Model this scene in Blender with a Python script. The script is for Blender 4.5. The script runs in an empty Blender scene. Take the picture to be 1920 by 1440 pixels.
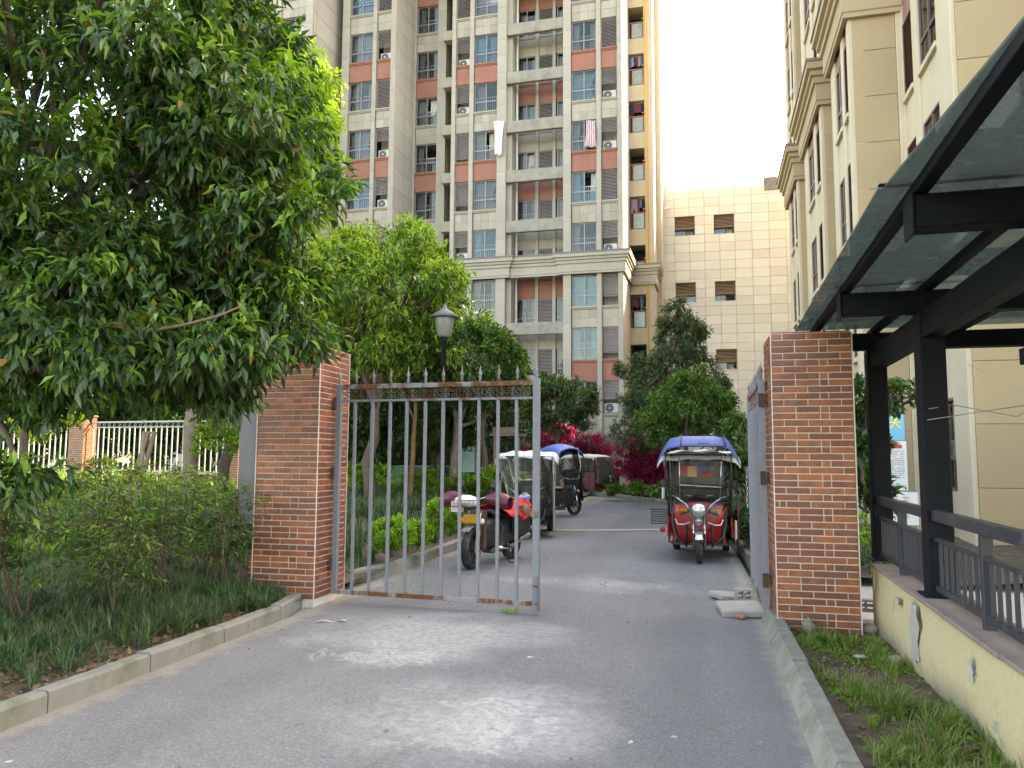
import bpy, math, random
import numpy as np
from mathutils import Vector, Matrix
R = math.radians
SC = bpy.context.scene
COL = SC.collection
# ---------------------------------------------------------------- camera, sky, sun, exposure
YAW, PIT, ROLL, EYE = R(12.9), R(5.4), R(0.35), 1.65
_f = Vector((-math.sin(YAW)*math.cos(PIT), math.cos(YAW)*math.cos(PIT), math.sin(PIT)))
_r = Vector((math.cos(YAW), math.sin(YAW), 0)); _u = _r.cross(_f)
_r2 = _r*math.cos(ROLL) + _u*math.sin(ROLL); _u2 = _u*math.cos(ROLL) - _r*math.sin(ROLL)
cam = bpy.data.cameras.new('camera'); camo = bpy.data.objects.new('camera', cam); COL.objects.link(camo)
cam.sensor_width = 36; cam.lens = 36*1443/1920; cam.clip_start = .05; cam.clip_end = 2000
camo.matrix_world = Matrix(((_r2.x, _u2.x, -_f.x, 0), (_r2.y, _u2.y, -_f.y, 0), (_r2.z, _u2.z, -_f.z, EYE), (0, 0, 0, 1)))
SC.camera = camo
SUN_EL, SUN_AZ = R(41), R(-44)                     # sun stands behind the block on the right, over +X +Y
sd = Vector((math.cos(SUN_EL)*math.cos(SUN_AZ), -math.cos(SUN_EL)*math.sin(SUN_AZ), math.sin(SUN_EL)))
w = bpy.data.worlds.new('World'); SC.world = w; w.use_nodes = True
_n = w.node_tree.nodes; sky = _n.new('ShaderNodeTexSky'); sky.sky_type = 'NISHITA'; sky.sun_disc = False
sky.sun_elevation = SUN_EL; sky.sun_rotation = math.atan2(sd.x, sd.y); sky.air_density = 1.0; sky.dust_density = 2.2; sky.ozone_density = 1.0
w.node_tree.links.new(sky.outputs[0], _n['Background'].inputs[0]); _n['Background'].inputs[1].default_value = 0.15
sl = bpy.data.lights.new('sun', 'SUN'); sl.energy = 3.4; sl.angle = R(.55); sl.color = (1, .94, .85)
so = bpy.data.objects.new('sun', sl); COL.objects.link(so); so.rotation_euler = (-sd).to_track_quat('-Z', 'Y').to_euler(); so.location = (30, 0, 40)
vs = SC.view_settings; vs.view_transform = 'Standard'; vs.look = 'None'; vs.gamma = 1; vs.exposure = 3.2; vs.use_white_balance = True; vs.white_balance_temperature = 9900; vs.white_balance_tint = 13; vs.use_curve_mapping = False
SC.cycles.max_bounces = 6; SC.cycles.transparent_max_bounces = 24; SC.cycles.diffuse_bounces = 3; SC.cycles.use_denoising = True
SC.cycles.sample_clamp_indirect = 6; SC.cycles.use_adaptive_sampling = True; SC.cycles.adaptive_threshold = .02
# ---------------------------------------------------------------- helpers
def G(x, y, z=0.):                                  # a ground point from a sight line (used to survey where things stand)
    d = _f + _r2*((x-960)/1443) - _u2*((y-720)/1443); t = (z-EYE)/d.z
    return Vector((d.x*t, d.y*t, z))
def tag(o, label=None, cat=None, group=None, kind=None):
    for k, v in (('label', label), ('category', cat), ('group', group), ('kind', kind)):
        if v: o[k] = v
    return o
def thing(name, label, cat, loc=(0, 0, 0), rz=0, group=None):
    o = bpy.data.objects.new(name, None); COL.objects.link(o); o.location = loc; o.rotation_euler = (0, 0, rz)
    o.empty_display_size = .1
    return tag(o, label, cat, group, 'thing')
def put(name, me, mat=None, parent=None, loc=None, rot=None, scale=None):
    o = bpy.data.objects.new(name, me); COL.objects.link(o)
    if parent: o.parent = parent
    if loc is not None: o.location = loc
    if rot is not None: o.rotation_euler = rot
    if scale is not None: o.scale = scale
    if mat is not None and not me.materials: me.materials.append(mat)
    return o
def copy_tree(o, parent=None):
    c = o.copy(); COL.objects.link(c); c.parent = parent
    for ch in o.children: copy_tree(ch, c)
    return c
class B:
    def __init__(s): s.v = []; s.f = []
    def add(s, vs, fs):
        o = len(s.v); s.v += [tuple(p) for p in vs]; s.f += [tuple(i+o for i in f) for f in fs]; return s
    def box(s, x0, x1, y0, y1, z0, z1):
        return s.add([(x0,y0,z0),(x1,y0,z0),(x1,y1,z0),(x0,y1,z0),(x0,y0,z1),(x1,y0,z1),(x1,y1,z1),(x0,y1,z1)],
                     [(0,3,2,1),(4,5,6,7),(0,1,5,4),(1,2,6,5),(2,3,7,6),(3,0,4,7)])
    def cbox(s, x0, x1, y0, y1, z0, z1, c=.01):      # box with all edges cut
        P = []
        for z, k in ((z0, 1), (z0+c, 0), (z1-c, 0), (z1, 1)):
            e = c if k else 0
            P += [(x0+c, y0+e, z), (x1-c, y0+e, z), (x1-e, y0+c, z), (x1-e, y1-c, z), (x1-c, y1-e, z), (x0+c, y1-e, z), (x0+e, y1-c, z), (x0+e, y0+c, z)]
        F = [tuple(range(7, -1, -1)), tuple(range(24, 32))]
        for l in range(3):
            for i in range(8): F.append((l*8+i, l*8+(i+1) % 8, l*8+8+(i+1) % 8, l*8+8+i))
        return s.add(P, F)
    def bar(s, p, q, w, h=None, up=(0, 0, 1)):
        p, q = Vector(p), Vector(q); h = h or w; d = (q-p).normalized(); u = Vector(up)
        if abs(d.dot(u)) > .98: u = Vector((0, 1, 0))
        a = d.cross(u).normalized()*(w/2); b = a.cross(d).normalized()*(h/2)
        return s.add([p-a-b, p+a-b, p+a+b, p-a+b, q-a-b, q+a-b, q+a+b, q-a+b], [(0,1,2,3),(7,6,5,4),(0,4,5,1),(1,5,6,2),(2,6,7,3),(3,7,4,0)])
    def tube(s, pts, r, n=8, cap=True):
        pts = [Vector(p) for p in pts]; m = len(pts); rs = r if isinstance(r, (list, tuple)) else [r]*m
        V = []; F = []; ref = None
        for i, p in enumerate(pts):
            d = (pts[min(i+1, m-1)]-pts[max(i-1, 0)]).normalized()
            if ref is None: ref = Vector((0, 0, 1)) if abs(d.z) < .9 else Vector((1, 0, 0))
            a = d.cross(ref).normalized(); b = a.cross(d).normalized(); ref = b
            for k in range(n):
                t = 2*math.pi*k/n; V.append(p+a*(rs[i]*math.cos(t))+b*(rs[i]*math.sin(t)))
        for i in range(m-1):
            for k in range(n): F.append((i*n+k, i*n+(k+1) % n, (i+1)*n+(k+1) % n, (i+1)*n+k))
        if cap: F += [tuple(range(n-1, -1, -1)), tuple(range((m-1)*n, m*n))]
        return s.add(V, F)
    def lathe(s, prof, n=16, c=(0, 0, 0), axis='z', cap=True):
        V = []; F = []; m = len(prof)
        for r, h in prof:
            for k in range(n):
                t = 2*math.pi*k/n; a, b = r*math.cos(t), r*math.sin(t)
                V.append({'z': (c[0]+a, c[1]+b, c[2]+h), 'x': (c[0]+h, c[1]+a, c[2]+b), 'y': (c[0]+b, c[1]+h, c[2]+a)}[axis])
        for i in range(m-1):
            for k in range(n): F.append((i*n+k, i*n+(k+1) % n, (i+1)*n+(k+1) % n, (i+1)*n+k))
        if cap: F += [tuple(range(n-1, -1, -1)), tuple(range((m-1)*n, m*n))]
        return s.add(V, F)
    def prism(s, poly, a, b, axis='y'):              # poly in the plane across `axis`, pushed from a to b
        k = len(poly)
        P = [({'x': (t, p[0], p[1]), 'y': (p[0], t, p[1]), 'z': (p[0], p[1], t)}[axis]) for t in (a, b) for p in poly]
        return s.add(P, [tuple(range(k-1, -1, -1)), tuple(range(k, 2*k))] + [(i, (i+1) % k, k+(i+1) % k, k+i) for i in range(k)])
    def grid(s, fn, nu, nv, thick=0):
        V = [fn(i/nu, j/nv) for j in range(nv+1) for i in range(nu+1)]
        return s.add(V, [(j*(nu+1)+i, j*(nu+1)+i+1, (j+1)*(nu+1)+i+1, (j+1)*(nu+1)+i) for j in range(nv) for i in range(nu)])
    def mesh(s, name='m', smooth=False):
        me = bpy.data.meshes.new(name); me.from_pydata(s.v, [], s.f)
        if smooth: me.polygons.foreach_set('use_smooth', [True]*len(me.polygons))
        me.update(); return me
    def build(s, name, mat, parent=None, smooth=False, bevel=0, solid=0, sub=0, loc=None, rot=None, fixn=False):
        me = s.mesh(name, smooth)
        if fixn:
            import bmesh
            bm = bmesh.new(); bm.from_mesh(me); bmesh.ops.recalc_face_normals(bm, faces=bm.faces); bm.to_mesh(me); bm.free()
        o = put(name, me, mat, parent, loc, rot)
        if solid: m = o.modifiers.new('s', 'SOLIDIFY'); m.thickness = solid; m.offset = 0
        if sub: m = o.modifiers.new('u', 'SUBSURF'); m.levels = sub; m.render_levels = sub
        if bevel: m = o.modifiers.new('b', 'BEVEL'); m.width = bevel; m.segments = 2; m.limit_method = 'ANGLE'
        return o
def trimesh(name, V, T, mats, midx=None, parent=None, smooth=False):
    me = bpy.data.meshes.new(name); V = np.asarray(V, np.float32); T = np.asarray(T, np.int32)
    me.vertices.add(len(V)); me.vertices.foreach_set('co', V.ravel())
    me.loops.add(T.size); me.loops.foreach_set('vertex_index', T.ravel())
    me.polygons.add(len(T)); me.polygons.foreach_set('loop_start', np.arange(0, T.size, 3, dtype=np.int32))
    if midx is not None: me.polygons.foreach_set('material_index', np.asarray(midx, np.int32))
    if smooth: me.polygons.foreach_set('use_smooth', np.ones(len(T), bool))
    for m in (mats if isinstance(mats, (list, tuple)) else [mats]): me.materials.append(m)
    me.update(calc_edges=True)
    return put(name, me, None, parent)
# ---------------------------------------------------------------- materials
class NT:
    def __init__(s, name):
        s.m = bpy.data.materials.new(name); s.m.use_nodes = True; s.t = s.m.node_tree; s.b = s.t.nodes['Principled BSDF']; s.o = s.t.nodes['Material Output']
    def n(s, typ, ins=None, **kw):
        nd = s.t.nodes.new('ShaderNode'+typ)
        for k, v in kw.items(): setattr(nd, k, v)
        for k, v in (ins or {}).items(): s.set(nd.inputs[k], v)
        return nd
    def set(s, sock, v):
        if hasattr(v, 'is_output'): s.t.links.new(v, sock)
        elif isinstance(v, (tuple, list)) and len(v) == 3 and sock.type == 'RGBA': sock.default_value = (*v, 1)
        else: sock.default_value = v
    def coord(s, kind='Object', scale=(1, 1, 1), loc=(0, 0, 0), rot=(0, 0, 0)):
        c = s.n('TexCoord').outputs[kind]
        return s.n('Mapping', {0: c, 1: loc, 2: rot, 3: scale}).outputs[0]
    def noise(s, vec, scale, detail=4, rough=.55, dist=0):
        return s.n('TexNoise', {'Vector': vec, 'Scale': scale, 'Detail': detail, 'Roughness': rough, 'Distortion': dist}).outputs[0]
    def ramp(s, fac, stops):
        r = s.n('ValToRGB', {0: fac}); e = r.color_ramp.elements
        while len(e) < len(stops): e.new(.5)
        for el, (p, c) in zip(e, stops): el.position = p; el.color = (*c, 1) if len(c) == 3 else c
        return r.outputs[0]
    def mix(s, fac, a, b, typ='MIX'):
        m = s.n('Mix', data_type='RGBA', blend_type=typ); s.set(m.inputs[0], fac); s.set(m.inputs[6], a); s.set(m.inputs[7], b); return m.outputs[2]
    def math(s, op, a, b=0.): return s.n('Math', {0: a, 1: b}, operation=op).outputs[0]
    def bump(s, h, strength=.3, dist=.01, nrm=None):
        b = s.n('Bump', {'Height': h, 'Strength': strength, 'Distance': dist})
        if nrm is not None: s.set(b.inputs['Normal'], nrm)
        s.set(s.b.inputs['Normal'], b.outputs[0]); return b.outputs[0]
    def P(s, **kw):
        for k, v in kw.items(): s.set(s.b.inputs[{'col': 'Base Color', 'rough': 'Roughness', 'metal': 'Metallic', 'spec': 'Specular IOR Level', 'alpha': 'Alpha', 'trans': 'Transmission Weight', 'coat': 'Coat Weight', 'ior': 'IOR', 'sheen': 'Sheen Weight'}[k]], v)
        return s
def sc(c, k): return tuple(min(1, max(0, x*k)) for x in c)
MC = {}
def mk(name, col, rough=.6, var=.12, scale=4, metal=0, bump=0, bscale=60, spec=.4, rnd=0, dirt=None, streak=None, coat=0):
    if name in MC: return MC[name]
    t = NT(name); v = t.coord()
    c = t.ramp(t.noise(v, scale, 5, .6), [(.25, sc(col, 1-var)), (.75, sc(col, 1+var))])
    if rnd:
        r = t.n('ObjectInfo').outputs['Random']
        c = t.mix(1., c, t.ramp(r, [(0, (1-rnd,)*3), (1, (1+rnd*.6,)*3)]), 'MULTIPLY')
    if dirt:                                         # (colour, noise scale, amount 0..1)
        f = t.ramp(t.noise(v, dirt[1], 6, .7), [(.62-.3*dirt[2], (0, 0, 0)), (.75-.15*dirt[2], (1, 1, 1))])
        c = t.mix(f, c, dirt[0])
    if streak:                                       # runs of water down a face
        sv = t.coord(scale=(1, 1, .09))
        f = t.ramp(t.noise(sv, streak[1], 5, .65), [(.5, (0, 0, 0)), (.8, (1, 1, 1))])
        c = t.mix(t.math('MULTIPLY', f, streak[2]), c, streak[0])
    t.P(col=c, rough=rough, metal=metal, spec=spec, coat=coat)
    if bump: t.bump(t.noise(v, bscale, 6, .65), bump, .01)
    MC[name] = t.m; return t.m
def rusty(name, col, amount=.45, scale=2.5, rough=.55):
    t = NT(name); v = t.coord(scale=(1, 1, .5)); n1 = t.noise(v, scale, 8, .72); n2 = t.noise(t.coord(), 30, 5, .7)
    f = t.ramp(n1, [(.60-.25*(amount-.3), (0, 0, 0)), (.66-.25*(amount-.3), (1, 1, 1))])
    rust = t.ramp(n2, [(.3, (.09, .035, .022)), (.7, (.22, .085, .04))])
    base = t.ramp(n2, [(.3, sc(col, .82)), (.7, sc(col, 1.08))])
    t.P(col=t.mix(f, base, rust), rough=t.mix(f, (rough,)*3, (.85,)*3), spec=.35)
    t.bump(t.math('ADD', t.math('MULTIPLY', f, .5), n2), .25, .004); MC[name] = t.m; return t.m
def leafmat(name, cols, rough=.42, trans=.35, tcol=None, spec=.4):
    t = NT(name); r = t.n('NewGeometry').outputs['Random Per Island']
    c = t.ramp(r, [(i/(len(cols)-1), k) for i, k in enumerate(cols)])
    v = t.coord(); c = t.mix(t.math('MULTIPLY', t.noise(v, 1.4, 2), .5), c, sc(cols[len(cols)//2], .8))
    t.P(col=c, rough=rough, spec=spec)
    tr = t.n('BsdfTranslucent', {0: t.mix(1., c, tcol or (1.5, 1.7, .55), 'MULTIPLY')})
    mx = t.n('MixShader', {0: trans, 1: t.b.outputs[0], 2: tr.outputs[0]}); t.t.links.new(mx.outputs[0], t.o.inputs[0])
    MC[name] = t.m; return t.m
def glassmat(name, tint=(.75, .85, .85), gloss=.12, grough=.02, gcol=(1, 1, 1), dirt=None, dust=None):
    t = NT(name); tr = t.n('BsdfTransparent', {0: tint}); gl = t.n('BsdfGlossy', {0: gcol, 1: grough})
    fr = t.n('Fresnel', {0: 1.5}).outputs[0]; f = t.math('MINIMUM', t.math('ADD', fr, gloss), .95)
    if dirt:                                         # wavy reflections of hand-made panes or film
        b = t.n('Bump', {'Height': t.noise(t.coord(), dirt, 3), 'Strength': .25, 'Distance': .02}); t.set(gl.inputs['Normal'], b.outputs[0])
    mx = t.n('MixShader', {0: f, 1: tr.outputs[0], 2: gl.outputs[0]}); out = mx.outputs[0]
    if dust:                                         # (colour, base cover, blotch cover, scale)
        ns = t.ramp(t.noise(t.coord(), dust[3], 6, .7), [(.4, (0, 0, 0)), (.75, (1, 1, 1))])
        cov = t.math('ADD', t.math('MULTIPLY', ns, dust[2]), dust[1]); df = t.n('BsdfDiffuse', {0: dust[0]}); tl = t.n('BsdfTranslucent', {0: dust[0]})
        dd = t.n('MixShader', {0: .5, 1: df.outputs[0], 2: tl.outputs[0]})
        out = t.n('MixShader', {0: cov, 1: out, 2: dd.outputs[0]}).outputs[0]
    t.t.links.new(out, t.o.inputs[0]); MC[name] = t.m; return t.m
STONE = mk('stone_cladding', (.40, .365, .305), .75, .07, 1.2, bump=.06, bscale=40, streak=((.24, .21, .17), .7, .45))
STONE_D = mk('stone_cladding_trim', (.38, .34, .275), .75, .07, 2, bump=.06, bscale=40, streak=((.22, .2, .17), .9, .4))
STONE_R = mk('right_stone', (.44, .335, .21), .75, .05, .9, bump=.05, bscale=30, streak=((.33, .25, .15), .6, .3))
STONE_RW = mk('right_pale_trim', (.56, .48, .35), .7, .06, 1.5, streak=((.42, .35, .26), 1.2, .3))
TERRA = mk('terracotta_panel', (.335, .14, .10), .75, .12, 1.6, streak=((.45, .25, .18), 1.3, .3))
TERRA_M = mk('mauve_panel', (.30, .17, .15), .75, .08, 1.6)
FRAME = mk('aluminium_frame', (.25, .23, .25), .4, .06, 6, metal=.3)
FRAME_R = mk('reddish_frame', (.17, .11, .11), .4, .06, 6, metal=.2)
ROOM_SHADE = mk('room_shade', (.035, .035, .038), .9, .3, 2)  # near-black colour stands in for the shade inside rooms and recesses
SLAT = mk('louvre_slat', (.33, .285, .27), .5, .1, 3)
WHITE = mk('white_paint', (.72, .72, .69), .45, .06, 3, dirt=((.5, .48, .42), 3, .3))
GREYB = mk('ac_grille', (.12, .12, .12), .5)
PANE = glassmat('window_glass', (.74, .765, .745), .0, .015, (.70, .73, .71))
PANE_B = glassmat('window_glass_blue', (.64, .75, .77), .01, .02, (.72, .78, .78))
SOIL = mk('soil', (.085, .062, .042), .95, .4, 7, bump=.6, bscale=25, dirt=((.16, .12, .08), 5, .4))
CONC = mk('concrete', (.25, .245, .215), .85, .16, 3, bump=.25, bscale=50, dirt=((.14, .15, .10), 2.2, .35), streak=((.13, .13, .105), 3, .5), rnd=.15)
BLACKM = mk('black_steel', (.006, .008, .012), .6, .25, 3, spec=.15, dirt=((.02, .02, .022), 6, .15))
BARK = mk('bark', (.10, .075, .055), .9, .35, 9, bump=.9, bscale=22)
BARK_P = mk('bark_pale', (.22, .18, .14), .9, .3, 8, bump=.8, bscale=20)
TWIGM = mk('twig', (.085, .065, .04), .85, .3, 9)
# ---------------------------------------------------------------- ground, road, kerbs
def smooth01(t): t = np.clip(t, 0, 1); return t*t*(3-2*t)
def mound(x, y):                                    # the planted bank left of the road
    x = np.asarray(x, float); y = np.asarray(y, float); d = np.maximum(-4.1-x, 0)
    ins = smooth01((y-8.2)/2.5)
    return .10+(.10+.33*ins)*smooth01(d/1.5)+.028*np.minimum(d, 16)*(.4+.6*ins)+.025*np.sin(x*2.1+y*1.3)*np.cos(y*1.7-x)*smooth01(d/.5)
def sheet(name, x0, x1, y0, y1, nx, ny, zf, mat, kind='structure'):
    X, Y = np.meshgrid(np.linspace(x0, x1, nx+1), np.linspace(y0, y1, ny+1)); Z = zf(X, Y)
    V = np.stack([X.ravel(), Y.ravel(), Z.ravel()], 1); i = np.arange(nx*ny); a = (i//nx)*(nx+1)+i % nx
    T = np.concatenate([np.stack([a, a+1, a+nx+2], 1), np.stack([a, a+nx+2, a+nx+1], 1)])
    return tag(trimesh(name, V, T, mat, smooth=True), kind=kind)
GRND = mk('earth', (.05, .06, .03), .95, .3, .6, bump=.4, bscale=6)
tag(B().add([(-300, -200, -.06), (300, -200, -.06), (300, 400, -.06), (-300, 400, -.06)], [(0, 1, 2, 3)]).build('ground', GRND), kind='structure')
def asphalt():
    t = NT('asphalt'); v = t.coord()
    big = t.noise(v, .55, 5, .6); fine = t.math('ADD', t.math('MULTIPLY', t.noise(v, 150, 3, .7), .55), t.math('MULTIPLY', t.noise(v, 48, 4, .75), .45)); mid = t.noise(v, 9, 6, .7)
    c = t.ramp(big, [(.32, (.095, .098, .105)), (.7, (.20, .20, .20))])
    c = t.mix(.6, c, t.ramp(fine, [(.36, (.03, .031, .035)), (.5, (.13, .131, .136)), (.66, (.40, .395, .38))]))
    c = t.mix(t.math('MULTIPLY', mid, .25), c, (.34, .335, .32))
    sx = t.n('SeparateXYZ', {0: v})
    X, Y = sx.outputs[0], sx.outputs[1]
    def spot(cx, cy, rx, ry):                        # how near to a stain's heart
        a = t.math('DIVIDE', t.math('SUBTRACT', X, cx), rx); b = t.math('DIVIDE', t.math('SUBTRACT', Y, cy), ry)
        r = t.math('SQRT', t.math('ADD', t.math('MULTIPLY', a, a), t.math('MULTIPLY', b, b)))
        return t.math('SUBTRACT', 1, r)
    lay = t.math('ADD', t.math('MULTIPLY', t.noise(v, 3.4, 9, .8, .8), 2.6), -1.38)
    soft = t.math('ADD', t.math('MULTIPLY', t.noise(v, 1.1, 6, .6, .4), 1.2), -.6)
    p = G(800, 1190); q = G(900, 1352)
    dust = t.math('MAXIMUM', t.math('MAXIMUM', t.math('ADD', spot(p.x, p.y, 1.75, 1.25), soft), t.math('ADD', spot(q.x, q.y, 1.25, 1.15), t.math('SUBTRACT', soft, .05))), t.math('ADD', spot(-1.0, 10.2, 3.4, 1.6), t.math('SUBTRACT', soft, .45)))
    c = t.mix(t.math('MULTIPLY', t.ramp(dust, [(.12, (0, 0, 0)), (.6, (1, 1, 1))]), t.ramp(t.noise(v, 14, 6, .8), [(.35, (.15,)*3), (.65, (.75,)*3)])), c, (.44, .435, .415))
    p2 = G(720, 1232)
    lime = t.math('MAXIMUM', t.math('ADD', spot(p2.x, p2.y, 1.25, .62), lay), t.math('ADD', spot(q.x-.02, q.y-.1, .9, .95), t.math('ADD', lay, .04)))
    c = t.mix(t.math('MULTIPLY', t.ramp(lime, [(.44, (0, 0, 0)), (.60, (1, 1, 1))]), t.ramp(t.noise(v, 30, 6, .85), [(.40, (0,)*3), (.66, (.62,)*3)])), c, (.58, .575, .55))
    chips = t.ramp(t.noise(v, 6.5, 3, .4), [(.755, (0, 0, 0)), (.765, (1, 1, 1))])
    c = t.mix(t.math('MULTIPLY', chips, .7), c, (.6, .59, .56))
    crack = t.n('TexVoronoi', {'Vector': t.n('VectorMath', {0: v, 1: t.n('TexNoise', {'Vector': v, 'Scale': 1.3}).outputs[1]}, operation='ADD').outputs[0], 'Scale': .55}, feature='DISTANCE_TO_EDGE').outputs[0]
    ck = t.math('MULTIPLY', t.ramp(crack, [(.004, (1, 1, 1)), (.012, (0, 0, 0))]), t.ramp(big, [(.52, (0, 0, 0)), (.66, (.3,)*3)]))
    c = t.mix(ck, c, (.05, .05, .05))
    kn = t.noise(v, 4.5, 7, .75)                       # grit swept against the kerbs, oily drips and a faint pair of wheel tracks
    ke = t.math('MAXIMUM', t.math('SUBTRACT', t.math('MULTIPLY', kn, 1.5), t.math('MULTIPLY', t.math('ABSOLUTE', t.math('ADD', X, 4.02)), 2.1)), t.math('SUBTRACT', t.math('MULTIPLY', kn, 1.2), t.math('MULTIPLY', t.math('ABSOLUTE', t.math('SUBTRACT', X, .68)), 3.2)))
    c = t.mix(t.math('MULTIPLY', t.ramp(ke, [(.25, (0, 0, 0)), (.6, (1, 1, 1))]), .75), c, (.30, .275, .225))
    tr = t.math('SINE', t.math('MULTIPLY', t.math('ADD', X, t.math('MULTIPLY', t.noise(v, .25, 2), .9)), 4.1))
    c = t.mix(t.math('MULTIPLY', t.ramp(tr, [(.3, (0, 0, 0)), (1, (1, 1, 1))]), t.math('MULTIPLY', t.noise(t.coord(scale=(3, .5, 1)), 2.2, 6, .7), .45)), c, (.095, .096, .10))
    c = t.mix(t.ramp(t.noise(v, 1.9, 4, .5, .5), [(.70, (0, 0, 0)), (.77, (.55,)*3)]), c, (.075, .075, .078))
    t.P(col=c, rough=.9, spec=.25); t.bump(t.math('ADD', fine, t.math('MULTIPLY', ck, -2)), .55, .006)
    return t.m
ASPH = asphalt()
LE = [(-4.02, -9), (-4.02, 7.6), (-4.25, 8.4), (-4.3, 9.4), (-4.08, 10.2), (-4.03, 12.6), (-4.0, 18), (-4.4, 22.5), (-6.2, 27), (-10, 31), (-18, 34)]
RE = [(.70, -9), (.70, 8.3), (1.0, 8.7), (1.0, 10.6), (.80, 11.3), (.78, 14), (.65, 18), (.15, 24), (-1, 28.3), (-2.9, 31.6), (-9, 39), ]
def resample(P, n):
    P = np.array(P, float); s = np.r_[0, np.cumsum(np.hypot(*np.diff(P, axis=0).T))]; t = np.linspace(0, s[-1], n)
    return np.stack([np.interp(t, s, P[:, 0]), np.interp(t, s, P[:, 1])], 1)
a, b = resample(LE, 90), resample(RE, 90); V = []
for p, q in zip(a, b): V += [(p[0], p[1], 0), ((p[0]+q[0])/2, (p[1]+q[1])/2, .012), (q[0], q[1], 0)]
tag(B().add(V, [f for i in range(89) for f in ((3*i, 3*i+1, 3*i+4, 3*i+3), (3*i+1, 3*i+2, 3*i+5, 3*i+4))]).build('road', ASPH, smooth=True), kind='structure')
PAVE_P = mk('pale_paving', (.38, .36, .31), .9, .15, 4, bump=.2, bscale=40)
tag(B().add([(-3.98, 17.05, .016), (-2.2, 17.3, .02), (-.5, 18.0, .018), (.6, 18.15, .006), (.6, 18.5, .006), (-.5, 18.32, .018), (-2.2, 17.62, .02), (-3.98, 17.35, .016)], [(0, 1, 6, 7), (1, 2, 5, 6), (2, 3, 4, 5)]).build('pale_road_strip', PAVE_P), kind='structure')  # narrow paler strip across the road, same material as the yard
sheet('planted_bank', -26, -4.1, -3, 44, 110, 180, mound, SOIL)
def rstrip(x, y):
    return .035+.05*smooth01((6.6-y)/1.4)+.02*np.sin(x*5+y*2)*np.cos(y*3.1)
sheet('verge', .78, 2.4, -2, 7.9, 16, 60, rstrip, SOIL)
sheet('planted_verge', .86, 6.2, 11, 43, 30, 90, lambda x, y: .10+.05*np.sin(x*2+y)+0*x, SOIL)
sheet('planted_corner', -30, .86, 34, 49, 40, 20, lambda x, y: -.02+.14*smooth01((y-36+.9*(x+6))/2)+0*x, SOIL)
sheet('paved_yard', .98, 7, 7.9, 15.7, 6, 8, lambda x, y: -.01+0*x, PAVE_P)
rk = random.Random(3)
def kerb(name, pts, h, w, slope=0, seg=1.0, z0=-.08):
    r = bpy.data.objects.new(name, None); COL.objects.link(r); r['kind'] = 'structure'
    P = np.array(pts, float); s = np.r_[0, np.cumsum(np.hypot(*np.diff(P, axis=0).T))]; n = max(1, int(round(s[-1]/seg))); me = {}
    for i in range(n):
        a = np.array([np.interp(s[-1]*i/n, s, P[:, k]) for k in (0, 1)]); b = np.array([np.interp(s[-1]*(i+1)/n, s, P[:, k]) for k in (0, 1)])
        L = float(np.hypot(*(b-a))); an = math.atan2(b[1]-a[1], b[0]-a[0]); k = (round(L, 2), i % 3)
        if k not in me:                              # profile: road side at y=0, planted side at y=w
            q = B(); c = .012+.006*(i % 3); poly = [(0, z0), (w, z0), (w, h-c), (w-c, h), (slope+c, h), (slope, h-c)]
            nx = 4; o = [math.sin(j*2.3+i)*.003 for j in range(nx+1)]
            for j in range(nx+1):
                x = .006+(L-.012)*j/nx; q.v += [(x, p[0]+(o[j] if t in (4, 5) else 0), p[1]+(o[j]*.7 if t > 1 else 0)) for t, p in enumerate(poly)]
            for j in range(nx): q.f += [(j*6+t, j*6+(t+1) % 6, j*6+6+(t+1) % 6, j*6+6+t) for t in range(6)]
            q.f += [tuple(range(5, -1, -1)), tuple(range(nx*6, nx*6+6))]; m = q.mesh('kerb_stone'); m.materials.append(CONC); me[k] = m
        o = put('kerb_stone', me[k], None, r, (a[0], a[1], rk.uniform(-.006, .006)), (rk.uniform(-.02, .02), rk.uniform(-.006, .006), an+rk.uniform(-.006, .006)))
    return r
kerb('kerb_left', [(-4.02, -1.5), (-4.02, 7.6), (-4.2, 8.15)], .14, .13)
kerb('kerb_left_inner', [(-4.28, 9.5), (-4.06, 10.3), (-4.03, 12.6), (-4.0, 18), (-4.4, 22.5), (-6.2, 27), (-10, 31), (-16, 34)], .15, .13)
kerb('kerb_right', [(.80, 8.35), (.79, 8.0), (.77, -1.5)], .15, -.001-.14+.001, 0) if False else None
kr = [(.68, 8.45), (.665, 7.4), (.64, 5.3), (.60, 2.2), (.57, -1.2)]
r_ = bpy.data.objects.new('kerb_right', None); COL.objects.link(r_); r_['kind'] = 'structure'
for i in range(9):                                   # battered kerb stones, top narrower than foot
    y1 = 8.42-i*1.03; x1 = .685-.0125*i; q = B()
    poly = [(0, -.08), (.005, .0), (.075, .115), (.085, .125), (.185, .13), (.195, .12), (.20, -.08)]
    for j in range(5):
        y = y1-.006-j*(1.018/4); q.v += [(p[0]+(math.sin(i*7+j*3+t)*.004 if 1 < t < 5 else 0), y-y1, p[1]+math.sin(i*3+j*5+t)*.003) for t, p in enumerate(poly)]
    for j in range(4): q.f += [(j*7+t, j*7+7+t, j*7+7+(t+1) % 7, j*7+(t+1) % 7) for t in range(7)]
    q.f += [tuple(range(7)), tuple(range(34, 27, -1))]
    q.build('kerb_stone', CONC, r_, loc=(x1, y1, rk.uniform(-.012, .006)), rot=(rk.uniform(-.008, .008), rk.uniform(-.02, .03), R(-.7)+rk.uniform(-.008, .008)), fixn=True)
k2 = kerb('kerb_right_inner', [(-5.5, 35.6), (-2.9, 31.9), (-.96, 28.5), (.22, 24), (.72, 18), (.86, 14), (.88, 11.2)], .15, .13)
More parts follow.
